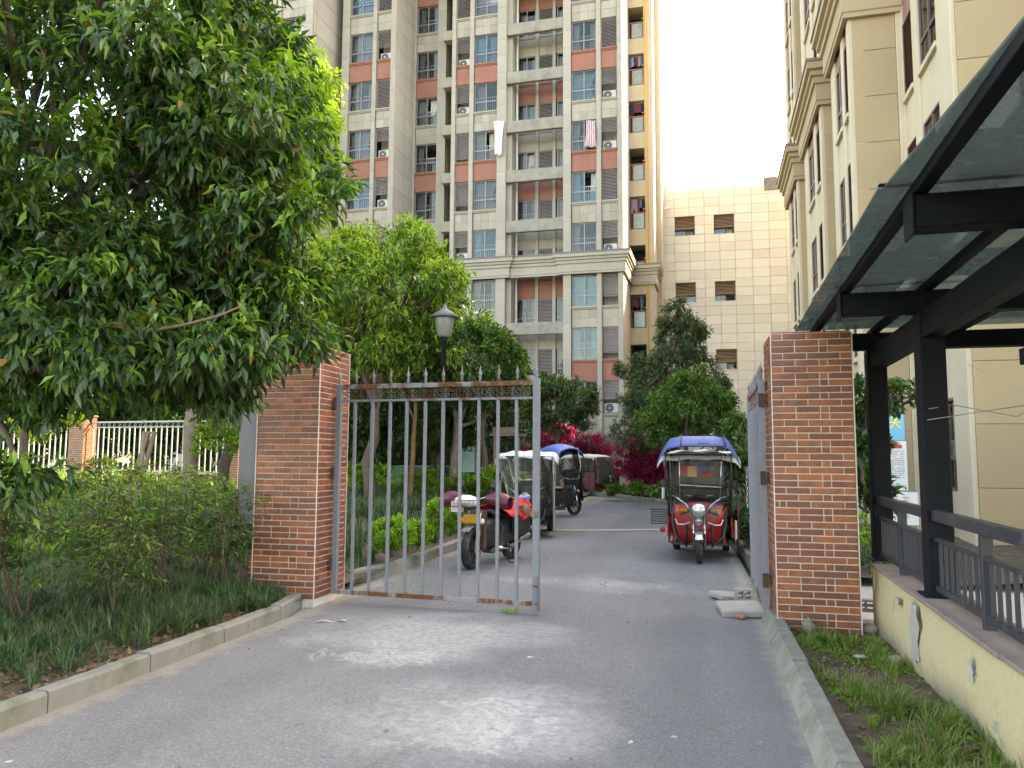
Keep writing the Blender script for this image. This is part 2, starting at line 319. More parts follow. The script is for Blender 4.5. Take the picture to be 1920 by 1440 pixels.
# ---------------------------------------------------------------- brick tile gate pillars
GROUT = mk('pale_grout', (.64, .58, .51), .9, .1, 8, dirt=((.42, .37, .31), 5, .3))
def tilemat(name, lo, hi):
    t = NT(name); r = t.n('ObjectInfo').outputs['Random']; v = t.n('VectorMath', {0: t.n('TexCoord').outputs['Object'], 1: t.n('CombineXYZ', {0: t.math('MULTIPLY', r, 37.), 1: t.math('MULTIPLY', r, 11.)}).outputs[0]}, operation='ADD').outputs[0]
    n1 = t.noise(v, 6, 3, .5); f = t.math('ADD', t.math('MULTIPLY', r, .75), t.math('MULTIPLY', t.math('SUBTRACT', n1, .5), 1.5))
    c = t.ramp(f, [(0, lo), (.35, sc(lo, 1.35)), (.62, hi), (1, sc(hi, 1.25))]); fine = t.n('TexNoise', {'Vector': t.n('VectorMath', {0: v, 1: (40, 40, 95)}, operation='MULTIPLY').outputs[0], 'Scale': 1., 'Detail': 4, 'Distortion': 1.2}).outputs[0]
    c = t.mix(.35, c, t.ramp(fine, [(.3, sc(lo, .6)), (.7, sc(hi, 1.3))])); wp = t.n('NewGeometry').outputs['Position']; sm = t.noise(t.n('VectorMath', {0: wp, 1: (2.2, 2.2, 9.0)}, operation='MULTIPLY').outputs[0], 1.6, 7, .75)
    c = t.mix(t.math('MULTIPLY', t.ramp(sm, [(.60, (0, 0, 0)), (.74, (1, 1, 1))]), .26), c, (.46, .40, .35)); t.P(col=c, rough=.42, spec=.5); t.bump(fine, .5, .006); return t.m
TILE = tilemat('brick_tile', (.145, .052, .036), (.39, .118, .052))
tilemesh = {}
def tile_me(w, h, c=.004, t=.010):                   # plate facing -Y, origin at its lower left, edges cut
    k = (round(w, 3), round(h, 3))
    if k not in tilemesh:
        q = B(); w, h = k
        q.add([(0, .004, 0), (w, .004, 0), (w, .004, h), (0, .004, h), (0, c-t, 0), (w, c-t, 0), (w, c-t, h), (0, c-t, h), (c, -t, c), (w-c, -t, c), (w-c, -t, h-c), (c, -t, h-c)],
              [(0, 1, 5, 4), (1, 2, 6, 5), (2, 3, 7, 6), (3, 0, 4, 7), (4, 5, 9, 8), (5, 6, 10, 9), (6, 7, 11, 10), (7, 4, 8, 11), (8, 9, 10, 11)])
        me = q.mesh('brick_tile'); me.materials.append(TILE); tilemesh[k] = me
    return tilemesh[k]
PITCH = .065; JT = .0105
def rowpat(W, kind):
    A = [.110, .222, W-.110*2-.222, .110]; Bp = [.222, .222, W-.222*3, .222]
    return A if kind in (0, 3) else Bp
def pillar(name, label, x0, y0, z0, h, inner, W=.75):
    r = thing(name, label, 'gate pillar', (x0, y0, z0), group='tiled gate pillars'); n = int(h/PITCH)
    B().box(.012, W-.012, .012, W-.012, -.3, h).build('core', GROUT, r)
    rr = random.Random(x0)
    for i in range(n):
        z = h-(i+1)*PITCH+JT/2; pat = rowpat(W, i % 5); x = JT/2
        for w in pat:
            put('brick_tile', tile_me(w-JT, PITCH-JT), None, r, (x, .012+rr.uniform(-.001, .001), z), (rr.uniform(-.008, .008), 0, rr.uniform(-.004, .004))); x += w
        y = JT/2; sp = [.11, .222, .222, W-.554] if i % 2 else [.222, .222, W-.444]
        for w in sp:                                 # the side that faces the driveway
            if inner > 0: put('brick_tile', tile_me(w-JT, PITCH-JT), None, r, (W-.012+rr.uniform(-.001, .001), y, z), (0, 0, R(90)+rr.uniform(-.006, .006)))
            else: put('brick_tile', tile_me(w-JT, PITCH-JT), None, r, (.012, y+w-JT, z), (0, 0, R(-90)+rr.uniform(-.006, .006)))
            y += w
    q = B()
    for i in range(n):                               # the sides turned away from the drive
        z = h-(i+1)*PITCH+JT/2; y = JT/2
        for w in rowpat(W, (i+2) % 5):
            q.box(y, y+w-JT, W-.014, W-.002, z, z+PITCH-JT)
            if inner > 0: q.box(.002, .014, y, y+w-JT, z, z+PITCH-JT)
            else: q.box(W-.014, W-.002, y, y+w-JT, z, z+PITCH-JT)
            y += w
    o = q.build('back_tiling', TILE, r); o['kind'] = 'stuff'
    for cx, cy in ((0, 0), (W, 0), (0, W), (W, W)):
        sx = 1 if cx else -1; sy = 1 if cy else -1
        B().box(cx-.004 if sx < 0 else cx-.006, cx+.006 if sx < 0 else cx+.004, cy-.004 if sy < 0 else cy-.006, cy+.006 if sy < 0 else cy+.004, -.05, h+.002).build('corner_strip', GROUT, r)
    q = B()
    for i in range(4):
        for j in range(4): q.box(.01+i*(W-.02)/4, (i+1)*(W-.02)/4, .01+j*(W-.02)/4, (j+1)*(W-.02)/4, h+.001, h+.012)
    o = q.build('top_tiling', TILE, r); o['kind'] = 'stuff'
    return r
pillar('gate_pillar', 'red brick tiled gate pillar standing among the shrubs, left of the drive', -4.76, 7.86, .06, 2.82, 1, .76)
pillar('gate_pillar', 'red brick tiled gate pillar at the canopy corner, right of the drive', .80, 7.86, .0, 2.87, -1, .745)
# ---------------------------------------------------------------- steel gate leaves
GATEM = rusty('grey_gate_paint', (.20, .213, .24), .42, 2.4)
GATER = rusty('rusted_gate_rail', (.26, .265, .275), .85, 1.6)
GATED = rusty('rusty_brown_iron', (.17, .15, .14), .78, 5)
HINGEM = mk('dark_rusted_hinge', (.065, .04, .03), .8, .3, 14, bump=.3)
def finial(): return B().lathe([(.008, 0), (.017, .012), (.012, .03), (.020, .045), (.009, .06), (.022, .085), (.020, .10), (.007, .135), (.001, .185)], 8)
FIN = finial().mesh('spike', True); FIN.materials.append(GATED)
FIN2 = FIN.copy(); FIN2.materials.clear(); FIN2.materials.append(GATEM)
def gate(label, loc, rz, L=2.36, zb=.10, zt=2.46, seed=1, hinge_side=1):
    r = thing('gate_leaf', label, 'gate', (*loc, 0), rz, 'gate leaves'); rr = random.Random(seed)
    B().cbox(-.032, .032, -.028, .028, zb-.0, zt, .004).build('post', GATEM, r)
    B().cbox(L-.036, L+.036, -.03, .03, zb-.05, zt+.02, .004).build('post', GATEM, r)
    B().cbox(.034, L-.038, -.022, .022, zt-.055, zt-.003, .003).build('top_rail', GATER, r)
    B().cbox(.034, L-.038, -.016, .016, zt-.205, zt-.178, .003).build('rail', GATEM, r)
    B().cbox(.034, L-.038, -.022, .022, zb+.0, zb+.045, .003).build('bottom_rail', GATER, r)
    me = B().cbox(-.017, .017, -.014, .014, zb+.045, zt-.205, .003).mesh('bar'); me.materials.append(GATEM)
    for i in range(10):
        put('bar', me, None, r, (L*(i+1)/11+rr.uniform(-.004, .004), 0, 0), (rr.uniform(-.003, .003), rr.uniform(-.005, .005), 0))
    for i in range(12):
        put('spike', FIN2 if rr.random() < .45 else FIN, None, r, (.0 if i == 0 else L*i/11, 0, zt+(.018 if i == 11 else -.004)), (rr.uniform(-.04, .04), rr.uniform(-.05, .05), 0))
    q = B(); zc = zt-.118
    for i in range(17):                              # rings and bars of the frieze under the top rail
        x = .07+(L-.14)*(i+.5)/17; q.tube([(x, 0, zt-.18), (x, 0, zt-.055)], .0045, 5)
        for s in (-1, 1):
            for k in (-1, 1):
                c = (x+s*.034, zc+k*.028); q.tube([(c[0]+.021*math.cos(a*.9), 0, c[1]+.021*math.sin(a*.9)) for a in range(8)], .0035, 5)
    o = q.build('frieze_scrollwork', GATED, r); o['kind'] = 'stuff'
    for z in (.42, 1.45, 2.25):
        h = B().cbox(-.06, -.022, -.03, .03, z-.07, z+.07, .004).build('hinge', HINGEM, r)
        B().tube([(-.036, -.05, z-.06), (-.036, -.05, z+.06)], .014, 8).build('pin', HINGEM, h)
    l = B().cbox(L-.05, L+.03, -.05, -.028, 1.02, 1.08, .004).build('latch', GATED, r)
    d = B().tube([(L+.012, -.045, zb-.09), (L+.012, -.045, .42)], .009, 8).build('drop_bolt', GATEM, r)
    B().box(L-.012, L+.03, -.055, -.03, .30, .32).box(L-.012, L+.03, -.055, -.03, .12, .14).build('bracket', GATED, d)
    return r
B().box(.842, .850, 7.848, 7.851, 1.19, 1.25).box(.834, .842, 7.848, 7.851, 1.235, 1.25).build('chip', GROUT, [o for o in bpy.data.objects if o.name.startswith('gate_pillar') and o.location.x > 0][0], loc=(-.80, -7.86, 0))
gate('grey steel bar gate leaf swung half across the drive in front of the motorbike', (-3.93, 8.22), R(-3.8), 2.36, .10, 2.47, 2)
gate('grey steel bar gate leaf standing open edge-on beside the canopy pillar', (.745, 8.36), R(88.6), 2.36, .08, 2.47, 5)
# ---------------------------------------------------------------- apartment tower
FH = 3.02
HEAD = [2.86+FH*k for k in range(11)]                # window heads, storey by storey
rt = random.Random(11)
CURT = [mk('curtain_%s' % n, c, .9, .08, 6) for n, c in (('cream', (.55, .52, .42)), ('mint', (.46, .51, .47)), ('blue', (.36, .41, .46)), ('white', (.62, .62, .60)), ('lilac', (.42, .36, .44)), ('teal', (.36, .44, .44)))]
RAILW = mk('white_guard_rail', (.6, .62, .64), .5)
wmesh = {}
def wframe(w, h, tr=.64, mat=FRAME, bars=True):      # sliding window: frame, mullion, transom (tr = height of the fixed light)
    k = ('f', round(w, 2), round(h, 2), tr, mat.name)
    if k not in wmesh:
        q = B(); t = .055; d = .07
        for x0, x1, z0, z1 in ((0, t, 0, h), (w-t, w, 0, h), (t, w-t, 0, t), (t, w-t, h-t, h)): q.box(x0, x1, 0, d, z0, z1)
        if tr: q.box(t, w-t, .004, d-.004, tr-.035, tr+.035); q.box(w/2-.03, w/2+.03, .002, d-.006, tr+.035, h-t); q.box(w/2-.03, w/2+.03, .006, d-.01, t, tr-.035)
        else: q.box(w/2-.03, w/2+.03, .002, d-.006, t, h-t)
        me = q.mesh('window'); me.materials.append(mat); wmesh[k] = me
    return wmesh[k]
def plane_me(w, h, mat):
    k = ('p', round(w, 2), round(h, 2), mat.name)
    if k not in wmesh:
        me = B().box(0, w, 0, .008, 0, h).mesh('pane'); me.materials.append(mat); wmesh[k] = me
    return wmesh[k]
def curt_me(w, h, mat, ph):
    k = ('c', round(w, 2), round(h, 2), mat.name, ph)
    if k not in wmesh:
        me = B().grid(lambda a, b: (a*w*(1-.06*math.sin(b*3)*ph), .03*math.sin(a*w*26+ph)+.012*math.sin(a*w*11+b*2), b*h), 24, 2).mesh('curtain', True); me.materials.append(mat); wmesh[k] = me
    return wmesh[k]
def rail_me(w):
    k = ('r', round(w, 2))
    if k not in wmesh:
        q = B(); n = int(w/.125); q.box(0, w, 0, .03, .90, .94); q.box(0, w, 0, .03, .06, .09)
        for i in range(n): x = (i+.5)*w/n; q.box(x-.011, x+.011, .004, .026, .09, .90)
        me = q.mesh('guard_rail'); me.materials.append(RAILW); wmesh[k] = me
    return wmesh[k]
def window(par, x, y, z, w, h, rot=0, tr=.64, mat=FRAME, glass=PANE, rail=True, seed=None, curtain=None, openr=None):
    o = put('window', wframe(w, h, tr, mat), None, par, (x, y, z), (0, 0, rot)); rr = random.Random(seed if seed is not None else x*7.1+z*3.3+y)
    cells = [(.055, w/2-.03, tr+.035, h-.055), (w/2+.03, w-.055, tr+.035, h-.055), (.055, w/2-.03, .055, tr-.035), (w/2+.03, w-.055, .055, tr-.035)] if tr else [(.055, w/2-.03, .055, h-.055), (w/2+.03, w-.055, .055, h-.055)]
    op = openr if openr is not None else (1 if rr.random() < .28 else -1)
    for i, (a, b, c, d) in enumerate(cells):
        if i == op: continue
        put('pane', plane_me(b-a, d-c, glass), None, o, (a, .03+.012*(i % 2), c))
    if rail and tr: put('guard_rail', rail_me(w-.11), None, o, (.055, .16, .06))
    m = curtain if curtain is not None else rr.choice(CURT+CURT[:2]+[None])
    if m is not None:
        s = rr.random(); ph = rr.randint(1, 4)
        if s < .45: put('curtain', curt_me(w-.12, h-.08, m, ph), None, o, (.06, .30, .04))
        else:
            f = rr.choice((.28, .45)); put('curtain', curt_me(w*f, h-.08, m, ph), None, o, (.06, .30, .04))
            if s > .65: put('curtain', curt_me(w*f*.8, h-.08, m, ph+1), None, o, (w-.06-w*f*.8, .30, .04))
    return o
def louvre(par, x, y, z, w, h, rot=0, miss=0., mat=SLAT, pitch=.085):     # slatted screen, lower part taken out to make room
    q = B(); n = int(h/pitch); t = .035
    q.box(0, t, 0, .06, 0, h); q.box(w-t, w, 0, .06, 0, h); q.box(t, w-t, 0, .06, h-t, h)
    k0 = int(n*miss)
    if k0 == 0: q.box(t, w-t, 0, .06, 0, t)
    o = q.build('louvre', mat, par, loc=(x, y, z), rot=(0, 0, rot)); q = B(); rr = random.Random(x+z*2)
    for i in range(k0, n):
        zz = t+(h-2*t)*(i+.5)/n; sk = rr.uniform(-.02, .02) if i < k0+3 and miss else 0
        q.add([(t, .0, zz-.03), (w-t, .0, zz-.03+sk), (w-t, .05, zz+.025+sk), (t, .05, zz+.025), (t, .008, zz-.034), (w-t, .008, zz-.034+sk), (w-t, .056, zz+.018+sk), (t, .056, zz+.018)], [(0, 1, 2, 3), (7, 6, 5, 4), (0, 4, 5, 1), (3, 2, 6, 7)])
    s = q.build('slats', mat, o); s['kind'] = 'stuff'
    return o
tsp = {}
def spandrel(par, x0, x1, y, z0, z1, red, seed=0):  # panel under a window: sill ledge, then terracotta render or stone tiles
    B().cbox(x0-.03, x1+.03, y-.09, y+.05, z1-.10, z1, .012).cbox(x0-.012, x1+.012, y-.05, y+.05, z1-.17, z1-.101, .01).build('sill', TERRA if red else STONE_D, par)
    if red: B().box(x0, x1, y, y+.2, z0, z1-.172).build('render_panel', TERRA, par)
    else:
        B().box(x0, x1, y+.012, y+.2, z0, z1-.172).build('joint_bed', STONE_D, par)
        nx = max(2, int(round((x1-x0)/.48))); nz = 2; g = .012; w = (x1-x0)/nx; h = (z1-.172-z0)/nz
        k = (round(w, 3), round(h, 3))
        if k not in tsp:
            me = B().cbox(0, w-g, 0, .03, 0, h-g, .006).mesh('stone_tile'); me.materials.append(STONE_T); tsp[k] = me
        for i in range(nx):
            for j in range(nz): put('stone_tile', tsp[k], None, par, (x0+i*w+g/2, y-.004+rt.uniform(-.002, .002), z0+j*h+g/2))
STONE_T = mk('stone_tile', (.39, .352, .285), .72, .06, 2, bump=.05, bscale=40, rnd=.14)
TP = Vector((-5.59, 42.51, 0))
T = thing('apartment_tower', 'tall beige apartment tower with terracotta panels, straight ahead', 'apartment tower', TP, R(-2.0))
ZT = 34.6
def solid(name, mat, *bx, par=T, bevel=0): 
    q = B()
    for b in bx: q.box(*b)
    return q.build(name, mat, par, bevel=bevel)
def pier(x0, x1, y, d=.35, z0=0, z1=ZT, mat=STONE): # facing stones stacked one per half storey
    B().box(x0+.012, x1-.012, y+.012, y+d, z0, z1).build('pier', STONE_D, T)
    n = int((z1-z0)/1.0); h = (z1-z0)/n
    me = B().cbox(x0, x1, y, y+.06, 0, h-.014, .008).mesh('facing_stone'); me.materials.append(STONE_T2)
    for i in range(n): put('facing_stone', me, None, T, (0, rt.uniform(-.002, .002), z0+i*h))
STONE_T2 = mk('facing_stone', (.41, .375, .315), .75, .07, 1.1, bump=.06, bscale=40, rnd=.08, streak=((.23, .2, .16), .8, .5))
def back(x0, x1, y): B().box(x0, x1, y+1.15, y+1.3, 0, ZT).build('shade_backing', ROOM_SHADE, T)
cur = {}
def wincol(x0, x1, y, ks, base_k=0, glass=None, dz=0):
    for k in ks:
        if 4 <= k+0 and False: pass
        window(T, x0, y+.12, HEAD[k]+dz-1.82, x1-x0, 1.82, glass=glass or (PANE_B if rt.random() < .3 else PANE), seed=k*13+x0)
        if k > 0 and not (k == 4 and x0 > -9 and y < 1.2): spandrel(T, x0, x1, y+.03, HEAD[k-1]+dz, HEAD[k]+dz-1.82, k % 2 == 0)
    B().box(x0, x1, y+.5, y+1.1, -.1, -.05).build('slab', ROOM_SHADE, T) if False else None
    for k in ks: B().box(x0, x1, y+.3, y+1.2, HEAD[k]+dz, HEAD[k]+dz+.2).build('floor_slab', STONE_D, T)
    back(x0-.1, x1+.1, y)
ACW = mk('ac_casing', (.62, .63, .62), .45, .05, 4, dirt=((.4, .39, .36), 5, .3))
NICHE = mk('niche_render', (.50, .485, .45), .85, .08, 2, dirt=((.34, .32, .28), 1.5, .4))
acs = []
def loucol(x0, x1, y, ks, miss, dz=0):
    for k in ks:
        m = miss.get(k, 0.); z = HEAD[k]+dz-1.82
        louvre(T, x0, y+.10, z, x1-x0, 1.80, miss=m)
        if k > 0 and not (k == 4 and x0 > -9 and y < 1.2): spandrel(T, x0, x1, y+.03, HEAD[k-1]+dz, z, k % 2 == 0)
        B().box(x0, x1, y+.3, y+1.05, HEAD[k]+dz, HEAD[k]+dz+.2).build('floor_slab', STONE_D, T)
        if m: B().box(x0, x1, y+.88, y+.92, z, HEAD[k]+dz).build('niche_back', NICHE, T); B().box(x0, x1, y+.25, y+.9, z-.08, z).build('niche_floor', NICHE, T)
        if m >= .38: acs.append((x0, x1, y, z, k))
    back(x0-.1, x1+.1, y)
AK = range(0, 11)
# right block
pier(-1.20, -.74, -.10); pier(.74, 1.0, -.10); pier(1.95, 2.20, -.10, 3.6)
wincol(-.72, .72, 0, AK); loucol(1.0, 1.95, 0, AK, {1: .45, 3: .3, 2: .2, 4: .5, 6: .6, 7: .48, 8: 0})
# recessed bay with cross beams
for k in AK:
    h = HEAD[k]-.95; y = 1.5
    window(T, -4.32, y+.06, h-1.75, 1.1, 1.75, seed=k*5+2, tr=.6); louvre(T, -2.98, y+.05, h-1.75, .84, 1.74, miss=.15 if k in (4, 6) else 0); window(T, -1.88, y+.06, h-1.75, 1.0, 1.75, seed=k*9+4, tr=.6)
    if k < 10:
        for x0, x1 in ((-4.36, -3.18), (-3.0, -2.12), (-1.95, -.9)): spandrel(T, x0, x1, y+.02, h, h+FH-1.75, k % 2 == 1)

BEAMC = mk('weathered_beam', (.32, .295, .25), .85, .12, 1.5, dirt=((.20, .19, .16), 1.2, .45), streak=((.15, .14, .12), 1.1, .6))
for k in AK:
    if k != 3: B().cbox(-4.62, -1.2, -.03, .22, HEAD[k]-.30, HEAD[k]+.40, .02).build('cross_beam', BEAMC, T)
for x in (-3.09, -2.04): B().box(x-.09, x+.09, 1.42, 1.7, 0, ZT).build('mullion_pier', STONE, T)
B().box(-4.75, -4.34, .25, 1.9, 0, ZT).build('recess_cheek', STONE, T); back(-4.3, -.9, 1.6)
B().box(-1.22, -.9, .24, 1.9, 0, ZT).build('recess_cheek', STONE, T)
B().tube([(-4.22, .95, 0), (-4.22, .95, ZT)], .07, 8).build('drain_pipe', WHITE, T)
# middle block
pier(-8.05, -7.80, -.10, 1.2); pier(-6.92, -6.66, -.10); pier(-5.18, -4.62, -.10)
loucol(-7.80, -6.92, 0, AK, {2: 0, 4: .5, 5: .2, 6: .12, 7: .42, 8: .5}); wincol(-6.64, -5.2, 0, AK)
# narrow slot with a short beam at every storey
for k in AK: B().cbox(-8.80, -8.06, .35, .95, HEAD[k]+.15, HEAD[k]+.78, .02).build('slot_beam', STONE_D, T)
B().box(-8.9, -8.0, 3.2, 3.4, 0, ZT).build('slot_back', ROOM_SHADE, T); B().box(-8.12, -8.05, 1.05, 3.3, 0, ZT).build('slot_cheek', STONE_D, T); B().box(-8.88, -8.8, 1.3, 3.3, 0, ZT).build('slot_cheek', STONE_D, T)
# block N (set back) and block M (forward), wing L
pier(-9.36, -8.80, .92); pier(-10.98, -10.80, .92); wincol(-10.79, -9.38, 1.0, AK)
def sidewall(x, y0, y1, name='side_wall', face=1):   # gable faced with stacked slabs
    B().box(x-.3, x, y0, y1, 0, ZT).build(name, STONE_D, T)
    n = int(ZT/1.2); me = B().cbox(0, .02, y0, y1, 0, ZT/n-.014, .006).mesh('wall_slab'); me.materials.append(STONE_T2)
    for i in range(n): put('wall_slab', me, None, T, (x-.004, 0, i*ZT/n))
sidewall(-10.93, -2.0, 1.0)
pier(-14.42, -13.95, -2.0); pier(-12.40, -12.16, -2.0); pier(-11.10, -10.91, -2.0)
wincol(-13.93, -12.42, -1.9, AK); loucol(-12.14, -11.11, -1.9, AK, {4: .55, 5: .45, 6: .6, 8: .45})
B().box(-14.42, -14.2, -1.7, 4, 0, ZT).build('side_wall', STONE_D, T)
sidewall(-14.94, -4.5, 1.5); B().box(-15.0, -14.3, 1.5, 1.8, 0, ZT).build('side_wall', STONE_D, T)
pier(-15.40, -14.95, -4.6); pier(-18.6, -17.02, -4.6); pier(-24, -20.2, -4.6); wincol(-17.0, -15.42, -4.5, AK); wincol(-20.1, -18.65, -4.5, AK)
B().box(-24, -23.8, -4.3, 8, 0, ZT).build('side_wall', STONE_D, T); B().box(-24, 2.1, 7.6, 8, 0, ZT).build('rear_wall', STONE_D, T); B().box(-24, 3.6, -4.5, 8, ZT, ZT+.3).build('roof_slab', STONE_D, T)
# balcony stack on the sunny end
BAL = mk('bounce_lit_render', (.46, .385, .275), .8, .06, 1.5, streak=((.36, .29, .2), 1.2, .35))  # render colour, warmed and lightened to carry the bounce light on the fronts
sidewall(2.20, .0, 3.5)
B().box(2.2, 3.62, 4.9, 5.1, 0, ZT).build('balcony_back', ROOM_SHADE, T); B().box(3.14, 3.62, 3.5, 5.0, 0, ZT).build('balcony_pier', BAL, T)
sidewall(3.64, 3.52, 5.4); B().box(3.3, 3.98, 5.4, 7.9, 0, ZT).build('end_pier', BAL, T)
BRAIL = mk('rusty_balcony_rail', (.30, .12, .09), .6, .2, 5); FROST = glassmat('frosted_pane', (.5, .62, .58), .08, .25, (.9, 1, .97), dust=((.55, .62, .58), .35, .25, 2))
for k in AK:
    z = HEAD[k]
    B().box(2.2, 3.14, 3.5, 4.9, z-.55, z+.45).build('balcony_slab', BAL, T)
    if k: 
        q = B(); zb = HEAD[k-1]+.45
        for x in (2.25, 3.08): q.box(x, x+.04, 3.5, 3.54, zb, zb+1.0)
        q.box(2.2, 3.14, 3.49, 3.55, zb+.98, zb+1.04); q.box(2.4, 2.43, 3.5, 3.53, zb, zb+.98); ob = q.build('balcony_rail', BRAIL, T)
        B().box(2.44, 3.06, 3.51, 3.52, zb+.04, zb+.95).build('glass_panel', FROST, ob)
YEL = mk('yellow_gas_pipe', (.55, .33, .05), .5, .1, 3)
gp = B().tube([(3.27, 3.40, .2), (3.27, 3.40, ZT-.4)], .045, 8).build('gas_pipe', YEL, T)
for k in AK: B().tube([(3.27, 3.40, HEAD[k]-1.4), (3.05, 3.40, HEAD[k]-1.4), (3.05, 3.6, HEAD[k]-1.4)], .03, 6).build('branch', YEL, gp)
# cornice band round the tower between the fourth and fifth storeys
def cornice(par, pts, z0, z1, mat, cap, closed=False, steps=((0, .0, .10), (.10, .10, .14), (.14, .45, .10), (.60, .72, .20), (.74, .86, .30), (.88, 1.0, .36))):
    # pts: plan polyline (outside to the right of travel); each step: (from, to, overhang) as shares of the height
    P = [Vector((x, y)) for x, y in pts]; n = len(P); nr = []
    for i in range(n):
        d1 = (P[i]-P[i-1]).normalized() if i else None; d2 = (P[i+1]-P[i]).normalized() if i < n-1 else None
        a = Vector((d1.y, -d1.x)) if d1 else None; b = Vector((d2.y, -d2.x)) if d2 else None
        if a is None: nr.append(b)
        elif b is None: nr.append(a)
        else:
            m = (a+b).normalized(); nr.append(m/max(.3, m.dot(a)))
    prof = [(.0, 0), (.10, 0), (.10, .09), (.13, .11), (.13, .50), (.20, .52), (.20, .66), (.28, .69), (.28, .80), (.38, .83), (.38, 1.0), (-.05, 1.0)]
    q = B(); m = len(prof); H = z1-z0
    for i in range(n):
        for o, h in prof: q.v.append((P[i].x+nr[i].x*o, P[i].y+nr[i].y*o, z0+h*H))
    for i in range(n-1): q.f += [(i*m+t, (i+1)*m+t, (i+1)*m+t+1, i*m+t+1) for t in range(m-1)]
    q.f += [tuple(range(m)), tuple(range((n-1)*m+m-1, (n-1)*m-1, -1))]
    o = q.build('cornice', mat, par, fixn=True)
    q = B()
    for i in range(n):
        for of, h in ((-.04, z1+.002), (.41, z1+.002), (.41, z1+.09), (-.04, z1+.11)): q.v.append((P[i].x+nr[i].x*of, P[i].y+nr[i].y*of, h))
    for i in range(n-1): q.f += [(i*4+t, (i+1)*4+t, (i+1)*4+(t+1) % 4, i*4+(t+1) % 4) for t in range(4)]
    q.f += [(0, 1, 2, 3), ((n-1)*4+3, (n-1)*4+2, (n-1)*4+1, (n-1)*4)]
    q.build('cap', cap, o, fixn=True)
    return o
CAPM = mk('dirty_coping', (.22, .205, .175), .9, .25, 2, dirt=((.12, .115, .10), 2, .5))
cornice(T, [(-10.9, .92), (-8.82, .92), (-8.82, .55), (-8.05, .55), (-8.05, -.12), (-4.45, -.12), (-4.45, .03), (-1.38, .03), (-1.38, -.14), (2.24, -.14), (2.24, 3.46), (3.66, 3.46), (3.66, 5.4)], HEAD[3]+.02, HEAD[4]-1.88, STONE, CAPM)
def ac(loc, rz, label, w=.78):                      # outdoor unit of an air conditioner
    r = thing('air_conditioner', label, 'air conditioner', loc, rz, 'outdoor units on the tower'); h, d = .54, .26
    B().cbox(0, w, 0, d, .05, .05+h, .02).build('casing', ACW, r)
    g = B().lathe([(.0, 0), (.22, 0), (.23, -.012), (.21, -.02), (0, -.02)], 20, (w*.38, -.002, .05+h/2), 'y').build('fan_grille', GREYB, r)
    B().lathe([(0, 0), (.05, 0), (.04, -.012), (0, -.014)], 12, (w*.38, -.024, .05+h/2), 'y').build('hub', WHITE, g)
    for x in (.1, w-.14): B().box(x, x+.05, .02, d-.02, 0, .05).build('foot', GREYB, r)
    B().tube([(w-.03, .1, .35), (w+.04, .12, .4), (w+.05, .2, .8), (w-.05, .3, 1.05)], .016, 6).build('hose', WHITE, r)
    return r
CN = {-7.8: 'the middle louvre column', 1.0: 'the right-hand louvre column', -12.14: 'the left louvre column'}
TM = Matrix.Translation(TP) @ Matrix.Rotation(R(-2.0), 4, 'Z')
ordn = {}
for x0, x1, y, z, k in sorted(acs, key=lambda a: -a[3]):
    c = CN[round(x0, 2)]; ordn[c] = ordn.get(c, 0)+1; p = TM @ Vector((x0+.05, y+.36, z))
    ac(p, R(-2.0), 'white air conditioner unit in %s, %s from the top' % (c, ['first', 'second', 'third', 'fourth', 'fifth'][ordn[c]-1]), min(.78, x1-x0-.15))
# laundry
def cloth_strip(name, label, cat, loc, rz, w, h, mat, group=None, twist=.06, taper=0):
    o = B().grid(lambda a, b: ((a-.5)*w*(1-taper*b), .05*math.sin(a*9+b*4)+twist*math.sin(b*5+a*2), -b*h+.03*math.sin(a*7)), 10, 16).build(name, mat, None, smooth=True, solid=.012)
    o.location = loc; o.rotation_euler = (0, 0, rz); return tag(o, label, cat, group, 'thing')
cloth_strip('hanging_garment', 'long white garment hung outside a window of the tower', 'garment', TM @ Vector((-5.0, -.35, HEAD[6]+.35)), 0, .62, 2.1, WHITE, taper=.35)
PATT = NT('red_patterned_cloth'); PATT.P(col=PATT.ramp(PATT.n('TexWave', {'Vector': PATT.coord(), 'Scale': 3, 'Distortion': 4}).outputs[0], [(.45, (.62, .58, .55)), (.6, (.45, .16, .2))]), rough=.9)
cloth_strip('hanging_cloth', 'white and red patterned cloth hung from a tower window', 'cloth', TM @ Vector((.42, -.2, HEAD[6]-.15)), 0, .5, 1.6, PATT.m, taper=-.3)
GARM = [mk('garment_%d' % i, c, .9, .1, 5) for i, c in enumerate(((.03, .035, .06), (.05, .03, .05), (.5, .48, .48), (.12, .16, .3), (.16, .05, .06), (.3, .28, .3)))]
for i, k in enumerate((3, 5, 7, 8)):
    q = thing('clothes_line', 'row of clothes drying in the %s balcony of the sunny stack, counted upwards' % ['lowest visible', 'second', 'third', 'topmost'][i], 'laundry', TM @ Vector((2.25, 3.75, HEAD[k]-.62)), R(-2), 'laundry on the balconies'); rg = random.Random(k)
    B().tube([(0, 0, 0), (.86, 0, 0)], .012, 6).build('pole', WHITE, q)
    for j in range(6):
        x = .08+j*.13; h = rg.uniform(.55, 1.0); B().grid(lambda a, b: (x+(a-.5)*.16*(1-.2*b), .03*math.sin(a*6+b*5+j), -b*h), 4, 6).build('garment', rg.choice(GARM), q, smooth=True)
